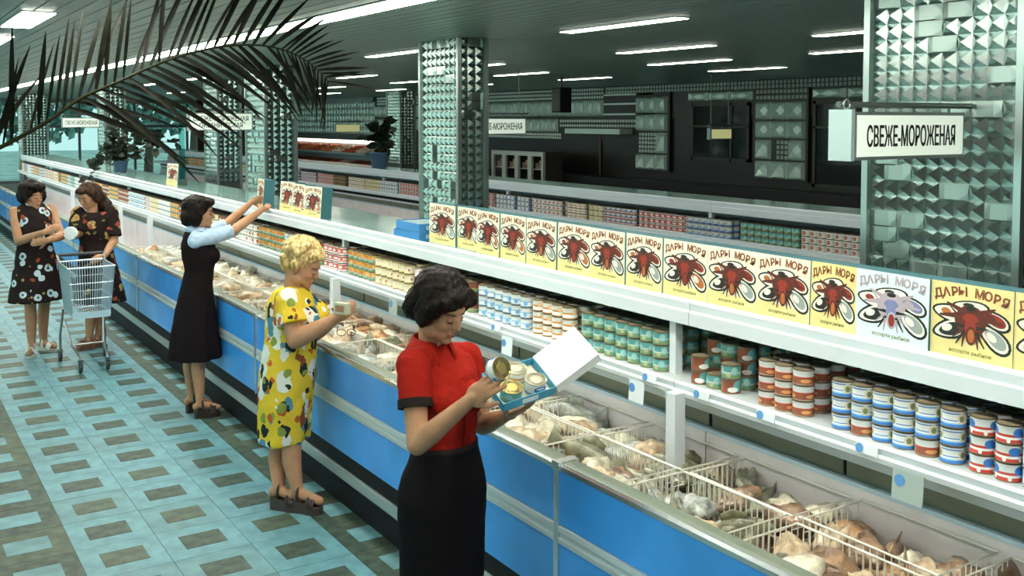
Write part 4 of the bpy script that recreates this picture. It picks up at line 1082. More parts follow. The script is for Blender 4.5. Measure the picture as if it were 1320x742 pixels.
b = MB(); zz = [(.975, .137, .108, 0), (.93, .15, .118, 0), (.86, .178, .138, .0), (.79, .192, .145, 0), (.70, .19, .142, 0), (.58, .182, .14, 0), (.44, .178, .14, 0)]
cen = lambda z: Vector((pel.x, pel.y, z)) + (at(574, 580, 3.93) - Vector((0, 0, at(574, 580, 3.93).z)) - Vector((pel.x, pel.y, 0)))*max(0, (z-.8)/.17)
b.loft([ring(cen(z), rt, fw, a, bq, 36, 2.1) for z, a, bq, _ in zz]); sk = sculpt('skirt', b, .012, 4, m_blkf, lambda P: .002*noise3(P, 9.)); link('skirt', sub(sk, base), P5)
b = MB(); b.loft([ring(cen(.985) - base, rt, fw, .139, .111), ring(cen(.955) - base, rt, fw, .143, .114)]); obj('waistband', b, m_cuff, P5, True)
for q in (0, 1): link('shoe', sub(shoe_mesh(an[q], tz[q], [m_sole, m_sdark]), base), P5)
hw = wig(hc, Mh, [((0, -.022, .062), (.108, .115, .092)), ((0, -.085, -.02), (.098, .062, .085)), ((0, -.105, -.055), (.07, .05, .05)), ((.0, .062, .088), (.088, .05, .036)), ((.055, .062, .066), (.05, .04, .034)), ((-.055, .062, .066), (.05, .04, .034)), ((.088, .0, .0), (.03, .045, .07)), ((-.088, .0, .0), (.03, .045, .07)), ((.082, .035, .035), (.028, .035, .045)), ((-.082, .035, .035), (.028, .035, .045))], hs, m_hd, .006, .004, 36.)
link('hair', sub(hw, base), P5)

# ---- the blonde woman in the yellow dress
fw = dirv(.97, -.22); rt = fw.cross(UP).normalized(); D = 5.87
pel = at(372, 488, D); base = Vector((pel.x, pel.y, 0)); hs = 1.0
Rsh, Rel, Rwr = at(371, 388, 5.72), at(381, 438, 5.66), at(432, 411, 5.60)
Lsh, Lel, Lwr = at(384, 386, 6.02), at(402, 432, 6.05), at(435, 408, 5.85)
nk = at(378, 368, D); hc = at(391, 341, D - .02); Mh = headframe(dirv(.96, -.2), math.radians(26))
b = MB(); head(b, hc, Mh, hs); cap(b, nk - UP*.04, hc + Mh @ Vector((0, -.03, -.06)), .058, .055)
arm(b, Rsh, Rel, Rwr, 1.3); arm(b, Lsh, Lel, Lwr, 1.25)
hand(b, Rwr, (at(446, 402, 5.60) - Rwr), _U*.5 + dirv(.2, .9), 1, curl=.5, s=.98)
hand(b, Lwr, (at(446, 400, 5.75) - Lwr), dirv(0, -1), -1, curl=.5, s=.95)
b.loft([ring(nk - UP*.05, rt, fw, .1, .09), ring(at(374, 410, D), rt, fw, .15, .13), ring(pel, rt, fw, .17, .15), ring(pel - UP*.15, rt, fw, .15, .13)])
an = [at(359, 616, 5.80), at(383, 628, 5.76)]; an = [Vector((q.x, q.y, .13)) for q in an]
hp = [pel + rt*.08 - UP*.1, pel - rt*.08 - UP*.1]; hp = [at(366, 515, 5.93), at(372, 515, 5.83)]; kn = [at(361, 572, 5.92), at(376, 576, 5.80)]; an = an[:]
tz = [an[0] + dirv(.95, -.3)*.13 - UP*.07, an[1] + dirv(.95, -.25)*.14 - UP*.07]
legs(b, hp, kn, an, tz, 1.05)
P4 = person('yellow', 'blonde woman in a yellow patterned dress standing at the freezer with a small packet', base, b, .0065, 4)
face(P4, base, hc, Mh, hs)
def printmat(name, basec, layers, rough=.75):
    # layered cell print: (scale, threshold, colour, seed, warp)
    m = bpy.data.materials.new(name); m.use_nodes = True; MATS[name] = m; n = m.node_tree.nodes; l = m.node_tree.links; bs = n['Principled BSDF']; bs.inputs['Roughness'].default_value = rough; bs.inputs['Specular IOR Level'].default_value = .1
    tc = n.new('ShaderNodeTexCoord'); prev = None
    nz = n.new('ShaderNodeTexNoise'); nz.inputs['Scale'].default_value = 14; l.new(tc.outputs['Object'], nz.inputs['Vector'])
    for (sc, lo, hi, col, seed, warp, st) in layers:
        mp = n.new('ShaderNodeMapping'); mp.inputs['Location'].default_value = (seed*1.37, seed*.71, seed*2.13); mp.inputs['Scale'].default_value = st; mp.inputs['Rotation'].default_value = (seed*.3, seed*.5, seed)
        add = n.new('ShaderNodeMixRGB'); add.blend_type = 'ADD'; add.inputs[0].default_value = warp; l.new(tc.outputs['Object'], add.inputs[1]); l.new(nz.outputs['Color'], add.inputs[2]); l.new(add.outputs[0], mp.inputs[0])
        v = n.new('ShaderNodeTexVoronoi'); v.inputs['Scale'].default_value = sc; l.new(mp.outputs[0], v.inputs['Vector'])
        a = n.new('ShaderNodeMath'); a.operation = 'LESS_THAN'; a.inputs[1].default_value = hi; l.new(v.outputs['Distance'], a.inputs[0])
        g = n.new('ShaderNodeMath'); g.operation = 'GREATER_THAN'; g.inputs[1].default_value = lo; l.new(v.outputs['Distance'], g.inputs[0])
        k = n.new('ShaderNodeMath'); k.operation = 'MULTIPLY'; l.new(a.outputs[0], k.inputs[0]); l.new(g.outputs[0], k.inputs[1])
        mx = n.new('ShaderNodeMix'); mx.data_type = 'RGBA'; l.new(k.outputs[0], mx.inputs['Factor']); mx.inputs['B'].default_value = (*col, 1)
        if prev is None: mx.inputs['A'].default_value = (*basec, 1)
        else: l.new(prev, mx.inputs['A'])
        prev = mx.outputs['Result']
    l.new(prev, bs.inputs['Base Color']); return m
m_yel = printmat('yellow_print', (.68, .49, .04), [(8, 0, .36, (.70, .72, .66), 1, .06, (1, 1, .7)), (8.5, 0, .26, (.10, .26, .34), 3, .06, (1, 1, .6)), (9, 0, .26, (.02, .03, .03), 2, .06, (1, 1, .6)), (6.5, .0, .2, (.24, .07, .03), 5, .1, (1, 1, .3)), (9, 0, .22, (.50, .12, .03), 8, .06, (1, 1, 1)), (9, 0, .22, (.22, .28, .06), 11, .06, (1, 1, .8)), (11, 0, .2, (.78, .78, .72), 17, .06, (1, 1, .6)), (13, 0, .2, (.02, .03, .02), 21, .06, (1, 1, .5))])
b = MB(); cn = lambda px, py: at(px, py, D)
b.loft([ring(cn(366, 566), rt, fw, .17, .14, fa=lambda q: .05*math.sin(q*7)), ring(cn(367, 530), rt, fw, .18, .15, fa=lambda q: .03*math.sin(q*7)), ring(cn(370, 490), rt, fw, .19, .158), ring(cn(373, 455), rt, fw, .18, .152), ring(cn(376, 430), rt, fw, .165, .145), ring(cn(378, 408), rt, fw, .17, .16), ring(cn(377, 388), rt, fw, .175, .135), ring(cn(376, 374), rt, fw, .14, .095), ring(nk - UP*.005, rt, fw, .075, .07)])
for q in (-1, 1): b.ball(cn(380, 408) + rt*.075*q + fw*.10, .082, 14, 10)
for s_, e_ in ((Rsh, Rel), (Lsh, Lel)):
    m_ = s_.lerp(e_, .60); b.tube([s_, s_.lerp(m_, .5), m_], [.08, .085, .09], 16); b.ball(s_, .08, 14, 10); cap(b, s_, nk - UP*.04, .065, .05)
dr = sculpt('dress', b, .008, 7, m_yel, lambda P: .003*noise3(P, 16.)); link('dress', sub(dr, base), P4)
R_ = random.Random(3); bl = [((0, -.03, .045), (.09, .10, .085)), ((0, -.075, -.02), (.075, .05, .06)), ((0, .045, .085), (.07, .05, .03))]
for k in range(70):
    th_, ph = R_.uniform(0, 2*PI), R_.uniform(-.5, 1.4); y_ = -.03 + .105*math.cos(ph)*math.sin(th_); z_ = .04 + .095*math.sin(ph)
    if y_ > .045 and z_ < .075: continue
    bl.append(((.092*math.cos(ph)*math.cos(th_), y_, z_), (.026, .026, .024)))
hw = wig(hc, Mh, bl, hs*1.05, m_hb, .006, .004, 45.); link('hair', sub(hw, base), P4)
for q in (0, 1): link('shoe', sub(shoe_mesh(an[q], tz[q], [m_sole, m_sdark], .075, .04, 0, .046), base), P4)

# ---- the woman in the dark vest reaching to the shelf
fw = dirv(.90, .42); rt = fw.cross(UP).normalized(); D = 7.70
pel = at(253, 385, D); base = Vector((pel.x, pel.y, 0)); hs = 1.0
Rsh, Rel = at(252, 311, 7.58), at(301, 297, 7.75); Rwr = onX(338, 270, 2.86)
Lsh, Lel = at(262, 300, 7.95), at(290, 290, 8.1); Lwr = onX(325, 260, 2.88)
nk = at(253, 291, D); hc = at(257, 274, D); Mh = headframe(dirv(.93, .25), math.radians(4))
b = MB(); head(b, hc, Mh, hs); cap(b, nk - UP*.04, hc + Mh @ Vector((0, -.02, -.06)), .052, .05)
arm(b, Rsh, Rel, Rwr, .98); arm(b, Lsh, Lel, Lwr, .95)
hand(b, Rwr, Vector((.55, .62, .05)), UP*.25 + Vector((.5, .5, 0)), -1, curl=.28); hand(b, Lwr, Vector((.75, .4, .12)), Vector((.2, -.9, 0)), 1, curl=.3)
b.loft([ring(nk - UP*.06, rt, fw, .12, .07), ring(at(253, 320, D), rt, fw, .14, .10), ring(at(255, 348, D), rt, fw, .115, .09), ring(pel, rt, fw, .16, .12)])
an = [at(247, 508, 7.72), at(258, 511, 7.58)]; an = [Vector((q.x, q.y, .12)) for q in an]; hp = [at(247, 400, 7.78), at(258, 400, 7.62)]; kn = [at(246, 452, 7.78), at(257, 454, 7.62)]; tz = [q + fw*.13 - UP*.07 for q in an]
hp = [hp[1], hp[0]]; kn = [kn[1], kn[0]]; an = [an[1], an[0]]; tz = [tz[1], tz[0]]
legs(b, hp, kn, an, tz, .95)
P3 = person('vest', 'dark-haired woman in a dark pinafore and pale blue blouse reaching to the top shelf', base, b, .0065, 4)
face(P3, base, hc, Mh, hs)
m_vest = fabric('dark_pinafore', (.010, .007, .008), .9); m_sleeve = fabric('pale_blue_blouse', (.42, .55, .72), .7); m_hose = None
b = MB(); cn = lambda px, py: at(px, py, D)
b.loft([ring(cn(251, 459), rt, fw, .235, .20, fa=lambda q: .035*math.sin(q*8)), ring(cn(251, 430), rt, fw, .215, .18, fa=lambda q: .025*math.sin(q*8)), ring(cn(252, 395), rt, fw, .185, .145), ring(cn(254, 365), rt, fw, .15, .115), ring(cn(257, 347), rt, fw, .128, .108), ring(cn(257, 330), rt, fw, .142, .13), ring(cn(255, 315), rt, fw, .148, .125), ring(cn(253, 303), rt, fw, .13, .095), ring(cn(253, 297), rt, fw, .09, .08)])
for q in (-1, 1): b.ball(cn(258, 329) + rt*.06*q + fw*.075, .07, 12, 8)
link('pinafore', sub(sculpt('pinafore', b, .008, 6, m_vest, lambda P: .002*noise3(P, 14.)), base), P3)
b = MB()
for s_, e_, r in ((Rsh, Rel, 1.0), (Lsh, Lel, .95)):
    b.tube([s_, s_.lerp(e_, .5), e_.lerp(s_, .04)], [.058*r, .058*r, .055*r], 14); b.ball(s_, .058*r, 12, 8); cap(b, s_, nk - UP*.05, .055, .05)
link('blouse', sub(sculpt('blouse', b, .008, 4, m_sleeve, lambda P: .003*noise3(P, 26.)), base), P3)
collar(P3, base, nk - UP*.02, rt, fw, .062, .09, .03, .02, m_sleeve)
hw = wig(hc, Mh, [((0, -.025, .045), (.098, .105, .085)), ((0, -.07, -.03), (.092, .062, .075)), ((.078, -.02, -.02), (.026, .05, .075)), ((-.078, -.02, -.02), (.026, .05, .075)), ((0, .055, .08), (.07, .05, .032))], hs*1.06, m_hd, .008, .004, 30.); link('hair', sub(hw, base), P3)
for q in (0, 1): link('shoe', sub(shoe_mesh(an[q], tz[q], [m_sdark, m_sdark], .065, .035, 0, .043), base), P3)

# ---- the woman with crossed arms
fw = dirv(.62, -.78); rt = fw.cross(UP).normalized(); D = 9.64
pel = at(47, 338, D); base = Vector((pel.x, pel.y, 0)); hs = 1.02
Rsh, Rel, Rwr = at(19, 273, 9.56), at(24, 311, 9.48), at(58, 299, 9.36)
Lsh, Lel, Lwr = at(65, 269, 9.80), at(79, 304, 9.66), at(60, 310, 9.38)
nk = at(42, 262, D); hc = at(42, 252, D - .02); Mh = headframe(dirv(.82, -.5), math.radians(6))
b = MB(); head(b, hc, Mh, hs); cap(b, nk - UP*.04, hc + Mh @ Vector((0, -.02, -.06)), .05, .048)
arm(b, Rsh, Rel, Rwr, 1.08); arm(b, Lsh, Lel, Lwr, 1.05)
hand(b, Rwr, at(70, 293, 9.40) - Rwr, dirv(0, 1), -1, curl=.45); hand(b, Lwr, at(48, 312, 9.36) - Lwr, dirv(0, 1), 1, curl=.4)
b.loft([ring(nk - UP*.05, rt, fw, .12, .08), ring(at(44, 290, D), rt, fw, .15, .115), ring(at(45, 315, D), rt, fw, .14, .11), ring(pel, rt, fw, .17, .13)])
an = [at(41, 446, 9.6), at(56, 440, 9.8)]; an = [Vector((q.x, q.y, .09)) for q in an]; hp = [at(38, 350, 9.56), at(56, 350, 9.74)]; kn = [at(39, 392, 9.58), at(57, 392, 9.76)]; tz = [an[0] + dirv(.3, -.95)*.15 - UP*.05, an[1] + dirv(.9, -.4)*.15 - UP*.05]
legs(b, hp, kn, an, tz, 1.02)
P1 = person('crossed', 'woman with crossed arms in a sleeveless black dress with white ring flowers', base, b, .007, 4)
face(P1, base, hc, Mh, hs)
m_ringp = printmat('ring_print', (.018, .012, .012), [(9.5, .15, .34, (.50, .62, .66), 1, .02, (1, 1, 1)), (9.5, 0, .13, (.03, .10, .22), 1, .02, (1, 1, 1)), (9, 0, .2, (.30, .07, .03), 6, .05, (1, 1, 1)), (11, 0, .15, (.35, .28, .08), 9, .05, (1, 1, 1))])
b = MB(); cn = lambda px, py: at(px, py, D)
b.loft([ring(cn(46, 387), rt, fw, .25, .20, fa=lambda q: .03*math.sin(q*6)), ring(cn(46, 360), rt, fw, .215, .17), ring(cn(46, 335), rt, fw, .185, .145), ring(cn(45, 312), rt, fw, .155, .128), ring(cn(44, 292), rt, fw, .165, .145), ring(cn(43, 275), rt, fw, .165, .115), ring(cn(42, 266), rt, fw, .14, .085), ring(cn(42, 260), rt, fw, .07, .06)])
link('dress', sub(sculpt('dress', b, .01, 5, m_ringp, lambda P: .003*noise3(P, 14.)), base), P1)
hw = wig(hc, Mh, [((0, -.025, .05), (.112, .115, .09)), ((0, -.085, -.01), (.098, .06, .075)), ((.09, -.01, .0), (.034, .055, .065)), ((-.09, -.01, .0), (.034, .055, .065)), ((0, .06, .085), (.085, .05, .036))], hs*1.06, m_hd, .009, .006, 26.); link('hair', sub(hw, base), P1)
for q in (0, 1): link('shoe', sub(shoe_mesh(an[q], tz[q], [m_soleL, m_swht], .045, .025, 0, .045), base), P1)

# ---- the long-haired woman behind the cart
fw = dirv(-.22, -.97); rt = fw.cross(UP).normalized(); D = 9.96
pel = at(124, 338, D); base = Vector((pel.x, pel.y, 0)); hs = 1.0
Rsh, Rel, Rwr = at(101, 275, 9.94), at(98, 303, 9.84), at(96, 300, 9.62)
Lsh, Lel, Lwr = at(143, 273, 10.0), at(147, 310, 9.95), at(135, 329, 9.70)
nk = at(119, 268, D); hc = at(113, 252, D - .05); Mh = headframe(dirv(-.35, -.93), math.radians(28))
b = MB(); head(b, hc, Mh, hs); cap(b, nk - UP*.04, hc + Mh @ Vector((0, -.03, -.06)), .052, .05)
arm(b, Rsh, Rel, Rwr, 1.0); arm(b, Lsh, Lel, Lwr, 1.05)
hand(b, Rwr, dirv(.0, -.9), dirv(-.9, .2), -1, curl=.5); hand(b, Lwr, at(123, 334, 9.62) - Lwr, dirv(-.2, .8) - UP*.3, 1, curl=.4)
b.loft([ring(nk - UP*.05, rt, fw, .13, .08), ring(at(121, 290, D), rt, fw, .15, .115), ring(at(122, 315, D), rt, fw, .14, .11), ring(pel, rt, fw, .17, .13)])
an = [at(115, 434, 9.9), at(127, 434, 10.0)]; an = [Vector((q.x, q.y, .08)) for q in an]; hp = [at(115, 350, 9.9), at(130, 350, 9.98)]; kn = [at(116, 392, 9.9), at(129, 392, 9.98)]; tz = [an[0] + dirv(-.35, -.9)*.14 - UP*.045, an[1] + dirv(-.2, -.95)*.14 - UP*.045]
legs(b, hp, kn, an, tz, 1.0)
P2 = person('longhair', 'long-haired woman in a dark flowered dress looking down behind the shopping cart', base, b, .007, 4)
face(P2, base, hc, Mh, hs)
m_flow = printmat('flower_print', (.016, .010, .009), [(7, 0, .27, (.36, .26, .10), 2, .10, (1, 1, 1)), (7, 0, .11, (.45, .14, .05), 2, .10, (1, 1, 1)), (8, 0, .22, (.28, .06, .04), 7, .1, (1, 1, 1)), (10, 0, .16, (.16, .15, .06), 11, .1, (1, 1, 1))])
b = MB(); cn = lambda px, py: at(px, py, D)
b.loft([ring(cn(129, 388), rt, fw, .255, .23, fa=lambda q: .03*math.sin(q*6)), ring(cn(127, 360), rt, fw, .22, .19), ring(cn(125, 335), rt, fw, .185, .15), ring(cn(123, 312), rt, fw, .155, .13), ring(cn(122, 295), rt, fw, .16, .15), ring(cn(121, 280), rt, fw, .165, .12), ring(cn(121, 273), rt, fw, .15, .085)])
for s_, e_ in ((Rsh, Rel), (Lsh, Lel)):
    m_ = s_.lerp(e_, .86); b.tube([s_, s_.lerp(m_, .5), m_], [.07, .075, .082], 14); b.ball(s_, .07, 12, 8)
link('dress', sub(sculpt('dress', b, .01, 5, m_flow, lambda P: .003*noise3(P, 14.)), base), P2)
bl = [((0, -.03, .04), (.085, .10, .085)), ((.0, .05, .085), (.06, .05, .03))]
hw_pts = [((-.05, -.10, .0), (.07, .05, .08)), ((-.08, -.13, -.08), (.065, .045, .09)), ((-.12, -.16, -.17), (.06, .04, .09)), ((-.15, -.17, -.26), (.045, .035, .07)), ((.06, -.06, -.02), (.03, .05, .08)), ((-.075, -.02, -.01), (.025, .05, .08)), ((.05, -.12, -.1), (.06, .04, .09))]
hw_pts = hw_pts[4:6]
iM = Mh.transposed()
for (px, py, dd, rr) in ((121, 246, 10.02, .075), (128, 254, 10.06, .07), (135, 263, 10.09, .066), (141, 272, 10.11, .06), (146, 281, 10.12, .05), (126, 268, 10.1, .06), (118, 258, 10.03, .06)):
    v = iM @ (at(px, py, dd) - hc); hw_pts.append((tuple(v/1.05), (rr, rr, rr)))
hw = wig(hc, Mh, bl + hw_pts, hs*1.05, m_hbr, .008, .003, 22.); link('hair', sub(hw, base), P2)
for q in (0, 1): link('shoe', sub(shoe_mesh(an[q], tz[q], [m_sbrn, m_sbrn], .05, .03, 0, .046), base), P2)
# ================================================================ things held in hands
A, B, C_ = at(648, 531, 3.62), at(716, 508, 3.74), at(686, 470, 3.90)
e1, e2 = B - A, C_ - B; nz = e1.cross(e2).normalized(); nz = nz if nz.z > 0 else -nz
m_tray = mat('tray_blue', (.06, .34, .52), .45); m_lidw = mat('tray_lid_white', (.82, .85, .86), .4); m_trin = mat('tray_inside', (.5, .5, .4), .6)
t = thing('open_tray', 'open blue tray of cans with raised white lid held by the woman in red', 'tray', tuple(A))
u1, u2 = e1.normalized(), e2.normalized(); hT = .034; th = .003
O = Vector((0, 0, 0))
b = MB(); b.obox(O, e1, e2, nz*th); b.obox(O, e1, u2*th, nz*hT); b.obox(e2 - u2*th, e1, u2*th, nz*hT); b.obox(O, u1*th, e2, nz*hT); b.obox(e1 - u1*th, u1*th, e2, nz*hT)
obj('tray', b, m_tray, t); obj('lining', MB().obox(u1*.004 + u2*.004 + nz*th, e1 - u1*.008, e2 - u2*.008, nz*.002), m_trin, t)
obj('paper_label', MB().obox(e1*.36 - u2*.001 + nz*.008, e1*.3, u2*.001, nz*.018), m_tag, t)
ld = (Matrix.Rotation(math.radians(24), 3, -u2) @ u1).normalized(); ld = ld if ld.z > u1.z else (Matrix.Rotation(math.radians(-24), 3, -u2) @ u1).normalized()
ln = ld.cross(u2).normalized(); ln = ln if ln.z > 0 else -ln; h0 = e1 + nz*(hT + .001); Ld = ld*.205
b = MB(); b.obox(h0, Ld, e2, ln*.003); b.obox(h0 + Ld - ld*.003, ld*.003, e2, -ln*.034); b.obox(h0, Ld, u2*.003, -ln*.034); b.obox(h0 + e2 - u2*.003, Ld, u2*.003, -ln*.034)
obj('lid', b, m_lidw, t)
m_gold = mat('gold_lid', (.62, .50, .18), .25, .8); m_gold2 = mat('pale_gold_lid', (.78, .74, .56), .25, .6)
def big_can(name, loc, axis, r, h, wall, lidm, label):
    t = thing(name, label, 'can', tuple(loc)); ax = Vector(axis).normalized()
    b = MB(); b.lathe([(r*.97, 0), (r, .002), (r, h-.002), (r*.97, h)], n=24, uvz=(0, h), axis=ax); link('wall', autosmooth(b.mesh('wall', CAN[wall]), 50), t)
    b = MB(); b.lathe([(r*.9, 0), (r*1.01, .0005), (r*1.01, .004), (r*.94, .004), (r*.9, .002), (r*.55, .002), (r*.53, .003), (.003, .003)], ax*(h-.002), 24, axis=ax); link('lid', autosmooth(b.mesh('lid', lidm), 50), t)
gr = e1*.25 + e2*.3
for (f1, f2, wl, lm, lb) in ((.26, .27, 'teal and green', m_gold, 'gold-lidded can in the open tray, nearest the hand'), (.72, .27, 'white and blue', m_gold2, 'pale gold-lidded can in the open tray, next to the raised lid'), (.55, .74, 'orange and white', m_gold2, 'orange-walled can at the back of the open tray')):
    p = A + e1*f1 + e2*f2 + nz*.006; big_can('tin_can', p, nz, .041, .046, wl, lm, lb)
ax = (dirv(.55, -.62) + UP*.38).normalized(); pc = at(641, 476, 3.57) - ax*.02
big_can('tin_can', pc, ax, .040, .045, 'white and blue', m_gold, 'blue and white can with gold lid held in the hand of the woman in red')
# packet and spectacles of the blonde woman
t = thing('small_packet', 'small beige and green packet in the hands of the blonde woman', 'packet', tuple(at(441, 397, 5.53)))
px_ = dirv(.8, -.5); py_ = (UP + px_*.35).normalized(); py_ = (py_ - px_*py_.dot(px_)).normalized(); pz_ = px_.cross(py_)
obj('carton', MB().obox(-px_*.045 - py_*.03 - pz_*.02, px_*.09, py_*.06, pz_*.04), mat('packet_beige', (.50, .50, .36), .5), t)
obj('front_label', MB().obox(-px_*.03 - py_*.018 + (pz_*.0205 if pz_.dot(_F) < 0 else -pz_*.0215), px_*.06, py_*.036, pz_*.001), mat('packet_label', (.35, .16, .08), .5), t)
t = thing('spectacles', 'dark folding spectacles dangling from the hand of the blonde woman', 'spectacles', tuple(at(434, 418, 5.62)))
g = MB()
e_ = dirv(.9, 0)
for q in (0, 1): g.tube([e_*(.025 + .055*q) + UP*-.045 + e_*.024*math.cos(a) + UP*.019*math.sin(a) for a in np.linspace(0, 2*PI, 14, endpoint=False)], .0022, 5, closed=True)
obj('rim', g, m_eye, t); obj('temple', MB().tube([e_*.0 + UP*-.04, e_*.01 + UP*.0, e_*.03 + UP*.012], .002, 5), m_eye, t); obj('temple', MB().tube([e_*.105 + UP*-.04, e_*.085 + UP*.0, e_*.05 + UP*.014], .002, 5), m_eye, t)
t = thing('white_tin', 'round white tin held at the elbow of the long-haired woman', 'tin', tuple(at(93, 300, 9.52)))
ax = dirv(-.1, -1); obj('can_wall', MB().lathe([(.058, 0), (.06, .003), (.06, .04)], (0, 0, 0), 22, axis=ax), m_lidw, t); obj('lid', MB().lathe([(.062, .038), (.062, .046), (.055, .047)], (0, 0, 0), 22, axis=ax), m_lidw, t)

# ================================================================ shopping cart
m_cw = mat('cart_wire', (.58, .70, .76), .3, .6); m_cf = mat('cart_frame', (.30, .33, .33), .3, .8); m_cg = mat('cart_grip', (.03, .03, .035), .5); m_cp = mat('cart_panel', (.50, .68, .76), .35, .2)
t = thing('shopping_cart', 'wire shopping cart standing between the two chatting women', 'shopping cart', (1.66, 9.75, 0))
X0, X1, Y0, Y1, Z0, Z1 = -.19, .20, -.26, .27, .50, .93; tp = .05
c8 = lambda x, y, z: Vector((x, y, z))
def bq(i, z):     # corner i at height z, tapering downward
    f = 1 - (Z1 - z)/(Z1 - Z0)*.18; return c8([X0, X1, X1, X0][i]*f, [Y0, Y0, Y1, Y1][i]*f, z)
obj('basket_rim', MB().tube([bq(i, Z1) for i in range(4)], .008, 8, closed=True), m_cw, t); obj('basket_base', MB().tube([bq(i, Z0) for i in range(4)], .007, 8, closed=True), m_cw, t)
for i, n in ((0, 17), (1, 16), (2, 17), (3, 16)):
    wv = MB(); a0, a1, b0, b1 = bq(i, Z1), bq((i+1) % 4, Z1), bq(i, Z0), bq((i+1) % 4, Z0)
    for k in range(n+1): wv.tube([a0.lerp(a1, k/n), b0.lerp(b1, k/n)], .0026, 5, caps=False)
    for f in (.33, .66): wv.tube([a0.lerp(b0, f), a1.lerp(b1, f)], .003, 5, caps=False)
    obj('wire_side', wv, m_cw, t, kind='stuff')
wv = MB()
for k in range(14): wv.tube([bq(0, Z0).lerp(bq(1, Z0), k/13), bq(3, Z0).lerp(bq(2, Z0), k/13)], .003, 5, caps=False)
obj('wire_bottom', wv, m_cw, t, kind='stuff')
pa_, pb_ = bq(3, Z1), bq(0, Z1); qa_, qb_ = bq(3, Z0), bq(0, Z0)
obj('side_panel', MB().add([pa_ + Vector((.006,0,0)), pb_ + Vector((.006,0,0)), qb_ + Vector((.006,0,0)), qa_ + Vector((.006,0,0)), pa_ + Vector((.01,0,0)), pb_ + Vector((.01,0,0)), qb_ + Vector((.01,0,0)), qa_ + Vector((.01,0,0))], [(0,1,2,3),(7,6,5,4),(0,4,5,1),(3,2,6,7),(0,3,7,4),(1,5,6,2)]), m_cp, t)
obj('base_strip', MB().obox(bq(0, Z0) - Vector((0, .004, .03)), bq(1, Z0) - bq(0, Z0), Vector((0, .004, 0)), Vector((0, 0, .06))), m_cp, t)
obj('handle_bar', MB().tube([(X0*1.05, Y1, Z1 + .06), (X1*1.05, Y1, Z1 + .06)], .014, 10), m_cg, t)
for sx in (-1, 1):
    xx = X0 if sx < 0 else X1
    obj('handle_arm', MB().tube([(xx, Y1 - .1, Z1), (xx*1.05, Y1, Z1 + .06)], .009, 8), m_cf, t)
    obj('frame_leg', MB().tube([(xx*.86, Y1*.8, Z0), (xx, Y1 - .02, .25), (xx, Y1 - .01, .12)], .011, 8), m_cf, t)
    obj('frame_leg', MB().tube([(xx*.86, Y1*.6, Z0 - .1), (xx*.7, 0, .2), (xx*.58, Y0 - .03, .14), (xx*.58, Y0 - .05, .11)], .011, 8), m_cf, t)
    for (wx, wy) in ((xx, Y1 - .01), (xx*.58, Y0 - .05)):
        wh = obj('caster', MB().lathe([(.045, -.012), (.05, -.006), (.05, .006), (.045, .012)], (wx, wy + .02, .05), 16, axis=(1, 0, 0)), m_cg, t, True)
        obj('fork', MB().box(wx - .02, wx - .014, wy - .01, wy + .03, .04, .12).box(wx + .014, wx + .02, wy - .01, wy + .03, .04, .12).box(wx - .02, wx + .02, wy - .01, wy + .03, .115, .125), m_cf, wh)
obj('cross_bar', MB().tube([(X0*.7, 0, .2), (X1*.7, 0, .2)], .008, 8), m_cf, t)

# ================================================================ potted palm with the big frond
m_palm = mat('palm_leaf', (.0085, .009, .005), .55, var=(20, .5), spec=.12); m_palmr = mat('palm_rachis', (.022, .024, .010), .6, spec=.15); m_pot = mat('pot_brown', (.10, .05, .035), .6); m_soil = mat('soil', (.03, .02, .015), .95); m_trunk = mat('palm_trunk', (.09, .06, .04), .9, bump=(30, .8))
t = thing('potted_palm', 'tall potted palm with one long dark frond arching across the upper left', 'plant', (.08, 5.2, 0)); PB = Vector((.08, 5.2, 0))
obj('pot', MB().lathe([(.20, 0), (.22, .02), (.29, .40), (.31, .42), (.31, .47), (.28, .47), (.27, .42), (.02, .42)], n=28), m_pot, t, True); obj('soil', MB().lathe([(.27, .40), (.26, .43), (.02, .44)], n=20), m_soil, t)
obj('trunk', MB().tube([(0, 0, .4), (.02, .01, .8), (-.01, .02, 1.2), (.02, 0, 1.62)], [.075, .065, .06, .075], 12), m_trunk, t, True)
pts = [(-60, 215, 4.44), (0, 190, 4.48), (62, 156, 4.5), (102, 128, 4.52), (151, 106, 4.54), (200, 84, 4.56), (240, 70, 4.58), (294, 59, 4.6), (348, 60, 4.62), (388, 74, 4.64), (412, 92, 4.66), (426, 108, 4.67)]
RP = [PB + Vector((.02, 0, 1.6))] + [at(*p) for p in pts]
def sample(P, n):
    seg = [0]
    for a, b in zip(P, P[1:]): seg.append(seg[-1] + (b - a).length)
    out = []
    for k in range(n):
        s = seg[-1]*k/(n-1); i = max(0, min(len(P)-2, next((j for j in range(len(P)-1) if seg[j+1] >= s - 1e-9), len(P)-2)))
        f = (s - seg[i])/max(1e-9, seg[i+1] - seg[i]); p0, p1, p2, p3 = P[max(0, i-1)], P[i], P[i+1], P[min(len(P)-1, i+2)]
        q = .5*((2*p1) + (p2 - p0)*f + (2*p0 - 5*p1 + 4*p2 - p3)*f*f + (3*p1 - p0 - 3*p2 + p3)*f**3); out.append(q)
    return out
def leaflet(p, d, L, w, sag, nrm):
    d = d.normalized(); sd = d.cross(nrm).normalized(); vs, fs = [], []; n = 7
    for k in range(n):
        f = k/(n-1); c = p + d*L*f - UP*sag*L*f*f; ww = w*(math.sin(PI*min(1, .12 + f*.88))**.7 if f < 1 else .02)
        ww = max(ww, w*.08); up = nrm*ww*.35; vs += [c - sd*ww + up, c, c + sd*ww + up]
    for k in range(n-1):
        for j in (0, 1): fs.append((k*3+j, k*3+j+1, k*3+4+j, k*3+3+j))
    return vs, fs
